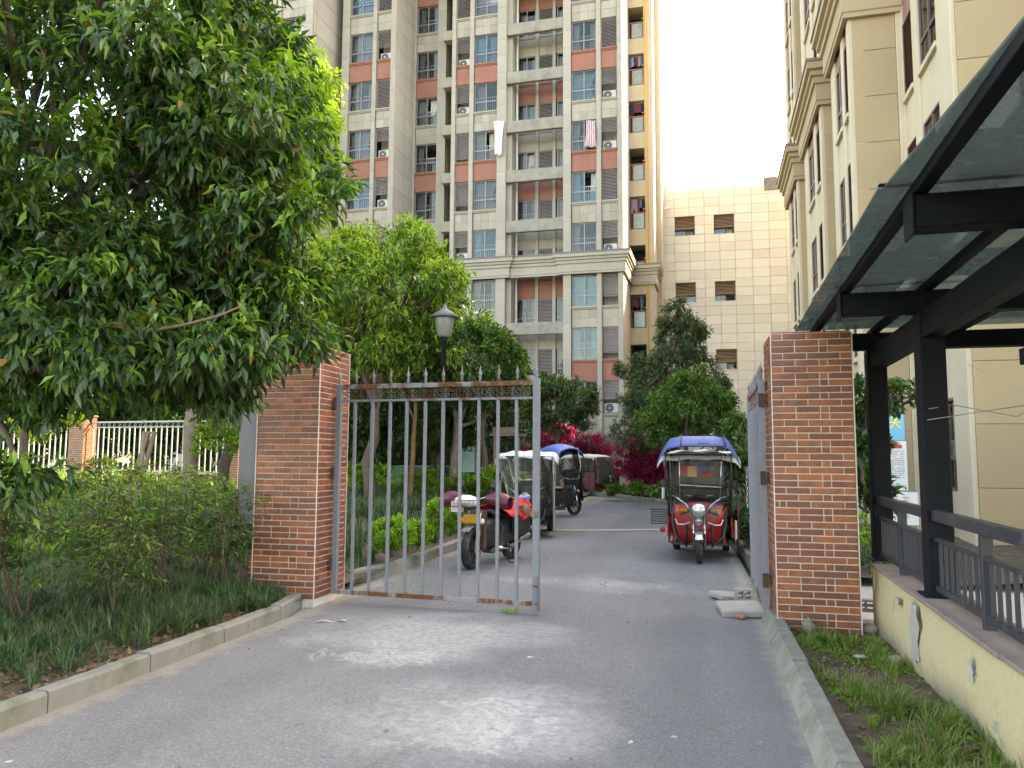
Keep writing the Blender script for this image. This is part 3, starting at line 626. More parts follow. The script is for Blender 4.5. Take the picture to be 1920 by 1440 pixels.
# ---------------------------------------------------------------- pale panelled building behind
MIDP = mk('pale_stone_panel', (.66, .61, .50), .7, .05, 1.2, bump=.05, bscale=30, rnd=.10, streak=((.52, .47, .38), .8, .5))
MIDJ = mk('panel_joint', (.30, .25, .18), .9)
Mb = thing('panelled_building', 'pale cream stone panelled building with small louvred windows, behind the conifer', 'building', (0, 50, 0))
WINS = [(x, x+1.28, z, z+1.28) for x in (-.66, 1.80, 9.2) for z in (15.97, 11.6, 7.22, 2.85)]
def cut(rects, w):
    out = []
    for a, b, c, d in rects:
        A, Bx, C, D = w
        if A >= b or Bx <= a or C >= d or D <= c: out.append((a, b, c, d)); continue
        if c < C: out.append((a, b, c, C))
        if d > D: out.append((a, b, D, d))
        lo, hi = max(c, C), min(d, D)
        if a < A: out.append((a, A, lo, hi))
        if b > Bx: out.append((Bx, b, lo, hi))
    return [r for r in out if r[1]-r[0] > .03 and r[3]-r[2] > .03]
core = [(-6, 14, 0, 19.0)]
for wn in WINS: core = cut(core, wn)
q = B()
for a, b, c, d in core: q.box(a, b, .02, .5, c, d)
q.build('wall', MIDJ, Mb)
cx = [-3.5, -2.55, -1.6, -.68, .27, 1.22, 2.16, 3.1, 4.14, 5.18, 6.2, 7.2, 8.2]; nz = 32; mcache = {}; pw = 19.0/nz
for i in range(len(cx)-1):
    for j in range(nz):
        rs = [(cx[i]+.008, cx[i+1]-.008, j*pw+.007, (j+1)*pw-.007)]
        for wn in WINS: rs = cut(rs, (wn[0]-.03, wn[1]+.03, wn[2]-.03, wn[3]+.03))
        for a, b, c, d in rs:
            k = (round(b-a, 2), round(d-c, 2))
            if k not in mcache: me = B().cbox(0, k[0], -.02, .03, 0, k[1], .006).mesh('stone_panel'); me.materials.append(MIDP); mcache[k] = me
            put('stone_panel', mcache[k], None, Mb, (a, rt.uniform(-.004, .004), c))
SOFF = mk('bronze_slat', (.34, .21, .13), .5, .12, 3)
for a, b, c, d in WINS:
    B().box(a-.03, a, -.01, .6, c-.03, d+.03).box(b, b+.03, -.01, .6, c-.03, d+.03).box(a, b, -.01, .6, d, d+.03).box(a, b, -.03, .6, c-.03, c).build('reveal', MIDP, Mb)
    louvre(Mb, a, .12, c+.48, b-a, .8, mat=SOFF, pitch=.1)
    window(Mb, a, .35, c, b-a, .5, tr=0, rail=False, glass=PANE_B, curtain=rt.choice(CURT[:4]), openr=rt.choice((-1, 1)))
    B().box(a, b, 1.2, 1.25, c, d).build('shade_backing', ROOM_SHADE, Mb)
B().box(-5.7, 13.7, 1.3, 1.4, 0, 18.88).build('inner_wall', ROOM_SHADE, Mb); B().box(-6, 14, 11.7, 12, 0, 18.88).build('rear_wall', MIDP, Mb); B().box(-6, 14, .3, 12, 18.9, 19.0).build('roof', CAPM, Mb); B().box(13.7, 14, .5, 12, 0, 18.9).box(-6, -5.7, .5, 12, 0, 18.9).build('end_walls', MIDP, Mb)
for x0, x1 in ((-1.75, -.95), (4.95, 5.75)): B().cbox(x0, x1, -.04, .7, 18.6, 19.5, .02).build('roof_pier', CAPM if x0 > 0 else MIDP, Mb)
LAMPW = mk('lamp_white', (.75, .73, .68), .4)
B().tube([(-1.5, -.2, 16.6), (-1.5, -.2, 17.4), (-1.35, -.25, 17.75), (-.95, -.3, 17.8)], .06, 8).build('pipe', LAMPW, Mb)
# ---------------------------------------------------------------- apartment block on the right
RB = thing('apartment_block', 'tan rendered apartment block with stepped bays on the right behind the canopy', 'apartment block', (0, 0, 0))
RZT = 21.8
_a = R(-1.5); _pv = Vector((4.35, 33.8)); RB.rotation_euler = (0, 0, _a); RB.location = (_pv.x-(_pv.x*math.cos(_a)-_pv.y*math.sin(_a)), _pv.y-(_pv.x*math.sin(_a)+_pv.y*math.cos(_a)), 0)
XO, XI = 4.35, 5.5
def rsolid(name, mat, *bx, bevel=0):
    q = B()
    for b in bx: q.box(*b)
    return q.build(name, mat, RB, bevel=bevel)
STONE_RP = mk('right_panel', (.44, .33, .20), .72, .05, .8, bump=.05, bscale=30, rnd=.05, streak=((.36, .265, .16), .7, .4))
def endface(y, x0, x1, z0=0., z1=RZT, h=1.12, trim=True): # face turned to the camera, stacked render panels, pale corner trim on the inner side
    rsolid('wall', STONE_R, (x0+.05, x1, y+.02, y+.3, z0, z1)); n = int((z1-z0)/h); hh = (z1-z0)/n
    me = B().cbox(x0+.05, x1-(.16 if trim else 0), y-.005, y+.04, 0, hh-.012, .005).mesh('render_panel'); me.materials.append(STONE_RP)
    for i in range(n): put('render_panel', me, None, RB, (0, 0, z0+i*hh))
    if trim: B().cbox(x1-.15, x1-.02, y-.06, y+.05, z0, z1, .015).build('corner_trim', STONE_RW, RB)
def sideunit(x, y0, y1, win=None, lou=None, z1=RZT, red=TERRA_M, pil=True):   # wall turned to the drive (faces -X), with a window and a louvre per storey
    segs = sorted([s for s in (win, lou) if s]); edges = [y0]+[e for s in segs for e in s]+[y1]
    for i in range(0, len(edges), 2):
        a, b = edges[i], edges[i+1]
        if b-a > .02: B().cbox(x-.035, x+.3, a, b, 0, z1, .01).build('pier', STONE_RW if pil else STONE_R, RB)
    for s in segs:
        a, b = s
        for k in range(0, 9):
            z = HEAD[k]-1.82
            if k: 
                lo = HEAD[k-1]; B().box(x+.02, x+.3, a, b, lo, z-.12).build('under_panel', (red if (k % 2 == 0) else STONE_RW), RB)
                B().cbox(x-.07, x+.25, a, b, z-.12, z, .012).build('sill', STONE_RW, RB)
            else: B().box(x+.02, x+.3, a, b, 0, z).build('under_panel', STONE_RW, RB)
            if s is win: window(RB, x+.01, b, z, b-a, 1.82, rot=R(-90), mat=FRAME_R, rail=True, seed=k+a)
            else: louvre(RB, x-.005, b, z, b-a, 1.82, rot=R(-90), mat=LOUV_R)
        B().box(x+1.0, x+1.1, a-.1, b+.1, 0, z1).build('shade_backing', ROOM_SHADE, RB)
        for k in range(9): B().box(x+.3, x+1.0, a, b, HEAD[k], HEAD[k]+.15).build('floor_slab', STONE_R, RB)
LOUV_R = mk('brown_slat', (.16, .095, .085), .5, .1, 3)
# bays A, B, C stand forward; each shows its end to the camera
for y0, y1 in ((30.45, 33.8), (23.95, 28.1), (19.2, 21.9)):
    L = y1-y0
    sideunit(XO, y0, y1, (y0+L*.42, y0+L*.78), (y0+L*.10, y0+L*.30))
    endface(y0, XO, XI+.02)
    rsolid('far_end', STONE_R, (XO, XI, y1-.05, y1+.25, 0, RZT))
    cornice(RB, [(XI, y1+.2), (XO-.05, y1+.2), (XO-.05, y0-.02), (XI, y0-.02)][::1], 12.3, 13.55, STONE_R, CAPM)
# recessed walls between them
for y0, y1 in ((28.1, 30.45), (21.9, 23.95)): sideunit(XI, y0+.2, y1, (y0+1.2, y1-.25), None, pil=False)
sideunit(XI, 15.5, 19.25, (16.4, 17.75), (18.2, 19.08), pil=True)
endface(15.45, XI, 6.9, trim=True); 
rsolid('wall', STONE_RW, (6.9, 7.2, 11.5, 15.7, 0, 11)); rsolid('wall', STONE_R, (7.2, 20, 11.2, 11.5, 0, 11)); rsolid('roof', CAPM, (6.9, 20, 11.2, 15.6, 11, 11.3))
rsolid('wall', STONE_R, (6.9, 20, 47.6, 48, 0, RZT), (6.9, 7.2, 33.9, 47.6, 0, RZT), (5.5, 6.9, 33.8, 34.1, 0, RZT), (19.7, 20, 15.8, 47.6, 0, RZT), (6.9, 20, 15.45, 15.8, 11.3, RZT)); rsolid('roof', CAPM, (6.9, 20, 15.45, 48, RZT, RZT+.3), (XO, 6.9, 15.45, 34, RZT+.01, RZT+.31))  # unseen rear part beyond the bays, added to shade the bend of the road
# ---------------------------------------------------------------- ramp wall, railing, canopy
CA = (1.64, 6.4); CR = R(-2.3)
YW = NT('peeling_yellow_paint'); v = YW.coord(); n1 = YW.noise(v, 1.9, 7, .66); n2 = YW.noise(v, 24, 5, .7); n3 = YW.noise(YW.coord(loc=(7, 3, 1)), 1.5, 6, .6)
c = YW.ramp(n2, [(.3, (.52, .42, .235)), (.7, (.61, .51, .315))]); c = YW.mix(YW.math('MULTIPLY', YW.noise(v, 1.1, 4), .4), c, (.50, .43, .29))
c = YW.mix(YW.ramp(n1, [(.665, (0, 0, 0)), (.675, (1, 1, 1))]), c, (.36, .35, .33))
zz = YW.n('SeparateXYZ', {0: v}).outputs[2]; low = YW.math('SUBTRACT', YW.math('MULTIPLY', n3, .62), zz)
c = YW.mix(YW.ramp(low, [(.06, (0, 0, 0)), (.26, (.85,)*3)]), c, (.27, .25, .19)); c = YW.mix(YW.ramp(YW.noise(v, 7, 3, .5), [(.73, (0, 0, 0)), (.745, (1, 1, 1))]), c, (.6, .57, .5))
YW.P(col=c, rough=.9, spec=.2); YW.bump(YW.math('ADD', n2, YW.math('MULTIPLY', YW.ramp(n1, [(.665, (1, 1, 1)), (.675, (0, 0, 0))]), 1.5)), .35, .01)
CAPR = mk('reddish_coping', (.26, .20, .175), .85, .16, 3, bump=.3, bscale=40, dirt=((.18, .16, .14), 2.5, .4))
WL = thing('ramp_wall', 'low yellow painted wall with peeling plaster under the black railing', 'low wall', (*CA, 0), CR)
def wl(a, b): return (0+.010*math.sin(b*9)+.008*math.sin(a*5.3+b*3), -6.5+a*8.25, -.1+b*.72)
q = B(); q.grid(wl, 60, 6); q.build('painted_face', YW.m, WL, smooth=True, fixn=False)
B().box(.02, .34, -6.5, 1.75, -.1, .615).build('core', YW.m, WL); B().box(-.0, .34, 1.7, 1.76, -.1, .61).build('end', YW.m, WL)
for i in range(7):
    b = 1.77-i*1.2; B().cbox(-.015, .36, b-1.19, b, .616, .645, .008).build('coping', CAPR, WL, rot=(0, 0, rt.uniform(-.004, .004)))
GP = mk('bare_plaster', (.40, .385, .35), .9, .15, 6, bump=.3, bscale=40)
for cy, cz, w_, h_, sd in ((.02, .36, .17, .19, 1), (-2.6, .12, .14, .10, 2), (-1.35, .44, .05, .06, 3), (.55, .50, .06, .03, 4)):
    rr = random.Random(sd); n = 44; f_ = [(rr.uniform(.05, .16), rr.randint(2, 11), rr.uniform(0, 6)) for _ in range(5)]; rad = [1+sum(a*math.sin(m*t*2*math.pi/n+p) for a, m, p in f_)+rr.uniform(-.05, .05) for t in range(n)]; ring = [(-.021+.004*math.sin(t), cy+w_*rad[t]*math.cos(t*2*math.pi/n), cz+h_*rad[t]*math.sin(t*2*math.pi/n)) for t in range(n)]
    B().add(ring, [tuple(range(n))]).add([(x+.012, y, z) for x, y, z in ring], [tuple(range(n-1, -1, -1))]).build('plaster_patch', GP, WL)
RL = thing('railing', 'black steel railing with thin balusters on the yellow wall', 'railing', (*CA, .645), CR)
STEEL_D = mk('dusty_black_steel', (.028, .033, .045), .42, .2, 3, spec=.5, dirt=((.10, .105, .11), 5, .22))
cols = [2.07, -.03, -2.38, -4.7, -7.0]
bal = B().cbox(-.012, .012, -.009, .009, .09, .405, .002).mesh('baluster'); bal.materials.append(STEEL_D)
for i in range(len(cols)-1):
    y1, y0 = cols[i]-.09, cols[i+1]+.09; ym = (y0+y1)/2
    B().cbox(.10, .17, y0, y1, .555, .635, .004).build('hand_rail', STEEL_D, RL); B().cbox(.11, .16, y0, y1, .405, .435, .003).build('mid_rail', STEEL_D, RL); B().cbox(.11, .16, y0, y1, .05, .09, .003).build('bottom_rail', STEEL_D, RL)
    B().cbox(.102, .168, ym-.03, ym+.03, -.01, .555, .004).build('post', STEEL_D, RL)
    for j in range(16):
        y = y0+(y1-y0)*(j+.5)/16
        if abs(y-ym) > .05: put('baluster', bal, None, RL, (.135, y, 0))
CP = thing('glass_canopy', 'black steel canopy with dusty green glass roof over the ramp', 'canopy', (*CA, 0), CR)
CG = glassmat('canopy_glass', (.38, .44, .42), .04, .03, (.85, .95, .93), dust=((.20, .235, .22), .30, .5, 1.6))
for y in cols:
    B().cbox(.07, .25, y-.09, y+.09, .64, 2.76, .006).build('column', BLACKM, CP)
    B().cbox(.03, .29, y-.13, y+.13, .645, .66, .004).build('base_plate', BLACKM, CP)
    B().cbox(-.46, 3.2, y-.075, y+.075, 2.763, 2.93, .006).build('cross_beam', BLACKM, CP)
    B().cbox(-.475, -.462, y-.09, y+.09, 2.73, 2.94, .003).build('end_plate', BLACKM, CP)
for x in (.16, 1.6, 3.1): B().cbox(x-.07, x+.07, cols[-1]-1.2, 2.30, 2.56 if x < .5 else 2.60, 2.762, .006).build('long_beam', BLACKM, CP)
for x in (-.425, .16, .95, 1.7, 2.45, 3.1): B().cbox(x-.035, x+.035, cols[-1]-1.2, 2.30, 2.932, 2.99, .004).build('purlin', BLACKM, CP)
ye = [2.12, -.03, -2.38, -4.7, -7.0]
for i in range(4):
    for j, (x0, x1) in enumerate(((-.60, .72), (.735, 2.2), (2.215, 3.4))):
        xa, xb = ((x0, x0) if j or i < 2 else (-.575, -.40) if i == 2 else (-.40, -.30)); B().prism([(xb, ye[i+1]+.006), (x1, ye[i+1]+.006), (x1, ye[i]-.006), (xa, ye[i]-.006)], 2.994, 3.006, 'z').build('glass_pane', CG, CP)
    B().box((-.60 if i < 2 else -.40), 3.4, ye[i+1]-.02, ye[i+1]+.02, 3.0075, 3.013).build('joint_strip', BLACKM, CP)
B().cbox(3.0, 3.16, cols[0]-.09, cols[0]+.09, -.1, 2.6, .006).build('column', BLACKM, CP); B().cbox(3.0, 3.16, cols[2]-.09, cols[2]+.09, -.1, 2.6, .006).build('column', BLACKM, CP)
WIRE = mk('wire', (.25, .25, .25), .5)
for i, (pts, lb) in enumerate(((((1.73, 6.2, 2.02), (1.95, 6.4, 2.06), (2.6, 7.0, 2.0), (3.6, 9, 2.25), (5.0, 15.5, 3.4)), 'thin grey wire sagging from the nearer canopy column to the tan wall'), (((1.73, 6.25, 1.94), (2.1, 6.05, 2.0), (2.8, 5.8, 2.1), (3.6, 5.5, 2.3)), 'thin pale wire tied round the nearer canopy column'))):
    tag(B().tube(pts, .004, 5).build('wire', WIRE), lb, 'wire', kind='thing')
# poster boards by the tan wall
def poster(name, label, loc, rz, w, h, mat, parts=()):
    r = thing(name, label, 'poster', loc, rz, None); B().cbox(0, w, 0, .03, 0, h, .004).build('board', mat, r)
    return r
BLUEP = NT('blue_poster'); v = BLUEP.coord(); z_ = BLUEP.n('SeparateXYZ', {0: v}).outputs[2]
BLUEP.P(col=BLUEP.mix(BLUEP.ramp(BLUEP.math('ADD', z_, BLUEP.math('MULTIPLY', BLUEP.noise(v, 4, 4), .5)), [(.62, (.06, .36, .62)), (.72, (.16, .55, .25))]), (.07, .42, .68), (.2, .55, .3)) if False else BLUEP.ramp(BLUEP.math('ADD', z_, BLUEP.math('MULTIPLY', BLUEP.noise(v, 5, 4), .35)), [(0., (.10, .42, .62)), (.70, (.10, .45, .68)), (.74, (.22, .52, .2)), (1, (.16, .45, .16))]), rough=.5)
PAPER = mk('poster_paper', (.66, .68, .68), .6, .04, 3); YELT = mk('yellow_print', (.82, .72, .12), .6); REDP = mk('red_print', (.62, .05, .04), .6); INK = mk('grey_print', (.30, .30, .31), .8); INKR = mk('pale_red_print', (.62, .30, .28), .8); GRNP = mk('green_print', (.25, .45, .2), .7)
PX0 = Vector((0, 0, EYE))+(_f+_r2*((1634-960)/1443)-_u2*((918-720)/1443))*15; PX0.z -= .66; prz = R(-14)
bp = poster('poster_board', 'blue poster with a yellow character behind the far canopy column', PX0+Vector((0, 0, 1.62)), prz, .62, .72, BLUEP.m)
def stroke(par, pts, w, mat, y=-.004):
    q = B()
    for a, b in zip(pts, pts[1:]): q.bar((a[0], y, a[1]), (b[0], y, b[1]), w, .006, up=(0, 1, 0))
    return q
def hanzi(par, ox, oz, s, strokes, mat, name='character'):
    q = B()
    for i, pl in enumerate(strokes):
        for a, b in zip(pl, pl[1:]): q.bar((ox+a[0]*s, -.004-.001*i, oz+a[1]*s), (ox+b[0]*s, -.004-.001*i, oz+b[1]*s), .004, s*.11, up=(0, 0, 1) if abs(a[0]-b[0]) > abs(a[1]-b[1])*.3 else (1, 0, 0))
    return q.build(name, mat, par)
GUAN = [[(.28, 1.0), (.38, .84)], [(.74, 1.0), (.64, .84)], [(.2, .74), (.82, .74)], [(.06, .5), (.96, .5)], [(.5, .74), (.48, .5), (.3, .2), (.08, .04)], [(.52, .5), (.68, .22), (.94, .04)]]
hanzi(bp, .34, .22, .24, GUAN, YELT)
wp = poster('poster_board', 'white notice with a red flag and lines of print behind the far canopy column', PX0+Vector((0, 0, .66)), prz, .64, .94, PAPER)
B().box(.34, .56, -.004, .0, .80, .87).build('flag', REDP, wp); B().add([(.37+.022*(1 if i % 2 else .42)*math.sin(i*math.pi/5), -.0055, .845+.022*(1 if i % 2 else .42)*math.cos(i*math.pi/5)) for i in range(10)], [tuple(range(10))]).build('star', YELT, wp)
rp = random.Random(4)
for i in range(15):
    z = .74-i*.036; x = .30+(.05 if i % 5 == 0 else 0); q = B(); 
    for j in range(9):
        if rp.random() < .86 and x < .6: q.box(x, x+.022, -.003, .0, z, z+.02)
        x += .032
    q.build('text_line', INKR if i in (3, 4, 9) else INK, wp)['kind'] = 'stuff'
B().lathe([(0, -.002), (.045, -.002), (.045, .0), (0, .0)], 14, (.47, -.002, .1), 'y').build('picture', GRNP, wp); B().box(.58, .61, -.003, 0, .02, .06).build('picture', mk('dark_blue_print', (.03, .05, .16), .7), wp)
lb = thing('leaning_placard', 'white placard with red characters leaning below the notice', 'placard', PX0+Vector((.12, -.25, .02)), prz); B().cbox(0, .62, 0, .02, 0, .62, .004).build('board', PAPER, lb, rot=(R(-8), 0, 0))
for i, (x, z) in enumerate(((.14, .36), (.34, .38), (.14, .14), (.34, .14))): hanzi(lb, x, z, .15, [[(.1, .9), (.9, .9)], [(.5, 1.0), (.5, .1)], [(.1, .5), (.9, .5)], [(.15, .1), (.85, .1)]] if i % 2 else [[(.2, .95), (.2, .1)], [(.8, .95), (.8, .1)], [(.2, .9), (.8, .9)], [(.2, .5), (.8, .5)], [(.2, .1), (.8, .1)]], INKR)
for o in lb.children:
    if o.name.startswith('character'): o.rotation_euler = (R(-8), 0, 0)
p = Vector((6.13, 15.58, 2.0)); mb = thing('meter_box', 'small grey box fixed to the tan wall at the right edge', 'box', p); B().cbox(0, .34, -.12, .05, -.35, .15, .015).build('casing', mk('grey_box', (.16, .16, .17), .5), mb); B().box(.05, .29, -.126, -.121, -.28, .08).build('lid', mk('grey_box_lid', (.2, .2, .21), .5), mb)
# ---------------------------------------------------------------- vegetation
def SP(px, py, D): return Vector((0, 0, EYE))+(_f+_r2*((px-960)/1443)-_u2*((py-720)/1443))*D   # surveyed point: sight line and distance
def unit(a): return a/np.maximum(np.linalg.norm(a, axis=1, keepdims=True), 1e-9)
def leaves(name, P, D, L, W, mats, midx, parent, rng, fold=.22, curl=.18, simple=False):
    n = len(P); D = unit(D); up = np.tile(np.array([[0, 0, 1.]]), (n, 1))+rng.normal(0, .45, (n, 3)); S = unit(np.cross(D, up)); N = np.cross(S, D)
    L = np.broadcast_to(L, n)[:, None]; W = np.broadcast_to(W, n)[:, None]
    if simple:
        V = np.stack([P, P+D*L*.45+S*W*.5+N*W*fold, P+D*L-N*L*curl, P+D*L*.45-S*W*.5+N*W*fold], 1).reshape(-1, 3); o = np.arange(n)[:, None]*4
        return trimesh(name, V, np.concatenate([o+np.array([[0, 2, 1]]), o+np.array([[0, 3, 2]])], 1).reshape(-1, 3), mats, np.repeat(midx, 2), parent)
    V = np.stack([P, P+D*L*.46+S*W*.5+N*W*fold, P+D*L*.46-S*W*.5+N*W*fold, P+D*L*.5-N*L*.03, P+D*L-N*L*curl], 1).reshape(-1, 3)
    o = np.arange(n)[:, None]*5; T_ = np.concatenate([o+np.array([[0, 3, 1]]), o+np.array([[3, 4, 1]]), o+np.array([[0, 2, 3]]), o+np.array([[3, 2, 4]])], 1).reshape(-1, 3)
    return trimesh(name, V, T_, mats, np.repeat(midx, 4) if midx is not None else None, parent)
def in_ells(rng, ells, n, lo=.45, per=26):           # twig positions: foliage gathers in tufts spread through the crown's lobes
    vol = np.array([e[1][0]*e[1][1]*e[1][2]*(e[2] if len(e) > 2 else 1) for e in ells])**.8; m = max(14, n//per); k = rng.choice(len(ells), m, p=vol/vol.sum())
    C = np.array([list(e[0]) for e in ells])[k]; Rr = np.array([e[1] for e in ells])[k]; u = unit(rng.normal(size=(m, 3)))
    r = (lo**3+(1-lo**3)*rng.random(m))**(1/3); P0 = C+Rr*u*r[:, None]; U0 = unit(u/Rr)
    cr = np.clip(.36*Rr.prod(1)**(1/3), .07, .46)*rng.uniform(.6, 1.25, m); i = rng.integers(0, m, n); o = unit(rng.normal(size=(n, 3))+U0[i]*.9+np.array([0, 0, .35]))
    q = rng.random(n)**.45; P = P0[i]+o*(cr[i]*q)[:, None]*np.array([1, 1, .62]); return P, unit(o*.8+U0[i]*.5), r[i]*.55+q*.45
def limb(q, a, b, r0, r1, rng, sag=.0, n=7, j=.05):
    a, b = np.array(a, float), np.array(b, float); L = np.linalg.norm(b-a); P = []
    off = rng.normal(0, j*L, 3)
    for i in range(n):
        t = i/(n-1); P.append(a+(b-a)*t+off*math.sin(t*math.pi)*.6+rng.normal(0, j*L*.18, 3)*(0 < i < n-1)+np.array([0, 0, sag*L*math.sin(t*math.pi)]))
    q.tube(P, [r0+(r1-r0)*i/(n-1) for i in range(n)], 7); return P
def tree(name, label, base, top, ells, nc, k, L, W, mats, probs, seed, r0=.12, nl=14, cat='tree', bark=None, tw=.28, droop=.35, out=.7, lo=.45, parts=('trunk', 'crown'), wob=.06, group=None, twigs=60, young=None, simple=None, per=26):
    rng = np.random.default_rng(seed); bark = bark or BARK; r = thing(name, label, cat, tuple(base), group=group); base = np.array(base, float); top = np.array(top, float)
    q = B(); tp = limb(q, base-np.array([0, 0, .1]), top, r0, r0*.45, rng, n=9, j=wob)
    C, U, rad = in_ells(rng, ells, nc, lo, per)
    for i in range(nl):
        s = tp[int(rng.integers(4, 9))]; e = C[int(rng.integers(nc))]; limb(q, s, e, r0*.42, r0*.08, rng, sag=-.05, n=6)
    for i in range(twigs): e = C[i]; limb(q, e-U[i]*tw*1.6+rng.normal(0, .08, 3), e+U[i]*tw*.5, .008, .003, rng, n=4)
    q.v = [tuple(np.array(v)-base) for v in q.v]; q.build(parts[0], bark, r, smooth=True)
    tdir = unit(U*out+rng.normal(0, .55, (nc, 3))+np.array([0, 0, -.12]))
    P = np.repeat(C, k, 0)+np.repeat(tdir, k, 0)*(rng.random((nc*k, 1))*tw)+rng.normal(0, tw*.10, (nc*k, 3))
    D = unit(np.repeat(tdir, k, 0)*.65+rng.normal(0, .62, (nc*k, 3))+np.array([0, 0, -droop]))
    mi = rng.choice(len(mats), nc*k, p=probs)
    if young is not None:                            # new growth sits at the outer, upper twig tips
        tip = np.repeat((rad > .78) & (U[:, 2] > .2) & (rng.random(nc) < young[1]), k); mi[tip] = young[0]
    s = rng.uniform(.7, 1.15, nc*k)
    leaves(parts[1], P-base, D, L*s, W*s*rng.uniform(.85, 1.15, nc*k), mats, mi, r, rng, simple=(base[1] > 16 if simple is None else simple))
    return r
LF_DK = leafmat('leaf_dark', [(.018, .046, .018), (.028, .07, .024), (.044, .10, .034), (.024, .058, .028)], .40, .25, spec=.5)
LF_MD = leafmat('leaf_mid', [(.036, .092, .02), (.06, .14, .028), (.09, .185, .038), (.048, .115, .03)], .42, .34)
LF_LT = leafmat('leaf_light', [(.10, .22, .03), (.15, .29, .045), (.20, .34, .06), (.12, .25, .04)], .45, .4)
LF_YG = leafmat('leaf_yellow_green', [(.20, .33, .04), (.30, .42, .06), (.36, .46, .08), (.24, .36, .05)], .5, .45)
LF_OL = leafmat('leaf_old', [(.22, .13, .02), (.16, .11, .02), (.26, .17, .03)], .55, .3, (1.3, 1.1, .5))
LF_GY = leafmat('leaf_grey_green', [(.055, .085, .045), (.085, .12, .065), (.12, .155, .09), (.07, .10, .06)], .5, .25)
LF_RD = leafmat('leaf_crimson', [(.22, .014, .075), (.32, .025, .11), (.38, .04, .12), (.26, .022, .09)], .5, .4, (1.6, .7, 1.0))
LF_BR = leafmat('leaf_bright', [(.11, .27, .02), (.17, .36, .03), (.22, .42, .045), (.13, .30, .025)], .42, .4)
# the big evergreen that hangs over the left of the picture
BT = [(SP(215, 250, 6.6), (1.65, 1.5, 1.6)), (SP(440, 250, 6.4), (.50, .8, .62), 2), (SP(470, 370, 6.3), (.52, .7, .40), 2), (SP(400, 600, 6.3), (.62, .8, .45), 1.8), (SP(150, 560, 6.0), (1.1, .9, .6), 1.6), (SP(230, -120, 6.9), (1.05, 1.3, 1.2)), (SP(490, 560, 6.3), (.30, .6, .40), 1.8), (SP(370, 690, 6.2), (.32, .5, .24), 1.8), (SP(60, 380, 5.6), (.62, .8, .6), 1.5), (SP(110, 690, 5.9), (.5, .6, .2), 1.5), (SP(20, 850, 5.1), (.22, .5, .14), 1.5), (SP(505, 450, 6.1), (.24, .5, .30), 2.2), (SP(420, 90, 6.5), (.45, .7, .5), 1.6)]
bt = tree('evergreen_tree', 'big dark evergreen tree overhanging the kerb on the left', (-6.1, 5.3, .15), (-5.5, 5.6, 4.4), BT, 5000, 14, .132, .041, [LF_DK, LF_MD, LF_LT, LF_OL], [.56, .36, .062, .018], 5, r0=.15, nl=40, tw=.26, droop=.55, lo=.35, young=(2, .75))
q = B(); rg = np.random.default_rng(3)
for pts in ([(180, 605, 5.6), (240, 615, 5.55), (290, 620, 5.5), (350, 608, 5.45), (410, 592, 5.4), (462, 570, 5.35)], [(250, 616, 5.5), (245, 590, 5.5), (240, 565, 5.6)], [(275, 618, 5.5), (285, 596, 5.55), (300, 580, 5.6)], [(190, 610, 5.6), (205, 632, 5.5), (224, 652, 5.5)], [(-60, 720, 5.4), (30, 705, 5.4), (85, 690, 5.4), (130, 688, 5.4)], [(40, 705, 5.4), (70, 680, 5.5), (95, 665, 5.5)]):
    P = [SP(*p)-Vector((-6.1, 5.3, .15)) for p in pts]; m = len(P); q.tube(P, [.019*(1-.75*i/(m-1)) if m > 3 else .007*(1-.6*i/(m-1)) for i in range(m)], 7)
q.build('bare_branch', mk('bare_bark', (.20, .13, .09), .85, .25, 12), bt, smooth=True)
# street trees and shrubs beyond the gate
b2 = SP(690, 962, 16.3); YK = 16.9; yr = lambda *r: tuple(x*1.2 for x in r)
tree('young_tree', 'light green leafy tree rising behind the gate beside the lamp post', (b2.x, b2.y, float(mound(b2.x, b2.y))), SP(735, 560, YK),
     [(SP(715, 545, YK), yr(1.30, 1.25, .74)), (SP(738, 462, YK), yr(.72, .8, .5), 1.3), (SP(640, 480, YK), yr(.45, .6, .36), 1.3), (SP(815, 520, YK), yr(.42, .6, .45), 1.3), (SP(720, 645, YK), yr(1.1, 1.0, .46)), (SP(600, 560, YK), yr(.36, .5, .45), 1.3), (SP(745, 425, YK), yr(.25, .3, .2), 2), (SP(815, 640, YK), yr(.42, .6, .42), 1.3)], 3300, 11, .15, .042, [LF_MD, LF_LT, LF_YG, LF_DK], [.24, .40, .28, .08], 9, r0=.14, nl=26, tw=.28, droop=.5, young=(2, .55), simple=False)
tree('bright_tree', 'sunlit yellow green tree peeping out behind the big evergreen', (-9.6, 14.6, .5), SP(480, 300, 16.2), [(SP(470, 260, 16.2), (1.45, 1.4, 1.9)), (SP(556, 140, 16), (.62, .6, .8), 2.4), (SP(570, 230, 16), (.75, .7, .45), 2.2), (SP(530, 330, 16), (.6, .6, .5))], 1900, 10, .12, .042, [LF_YG, LF_BR, LF_LT], [.62, .24, .14], 12, r0=.13, tw=.28)
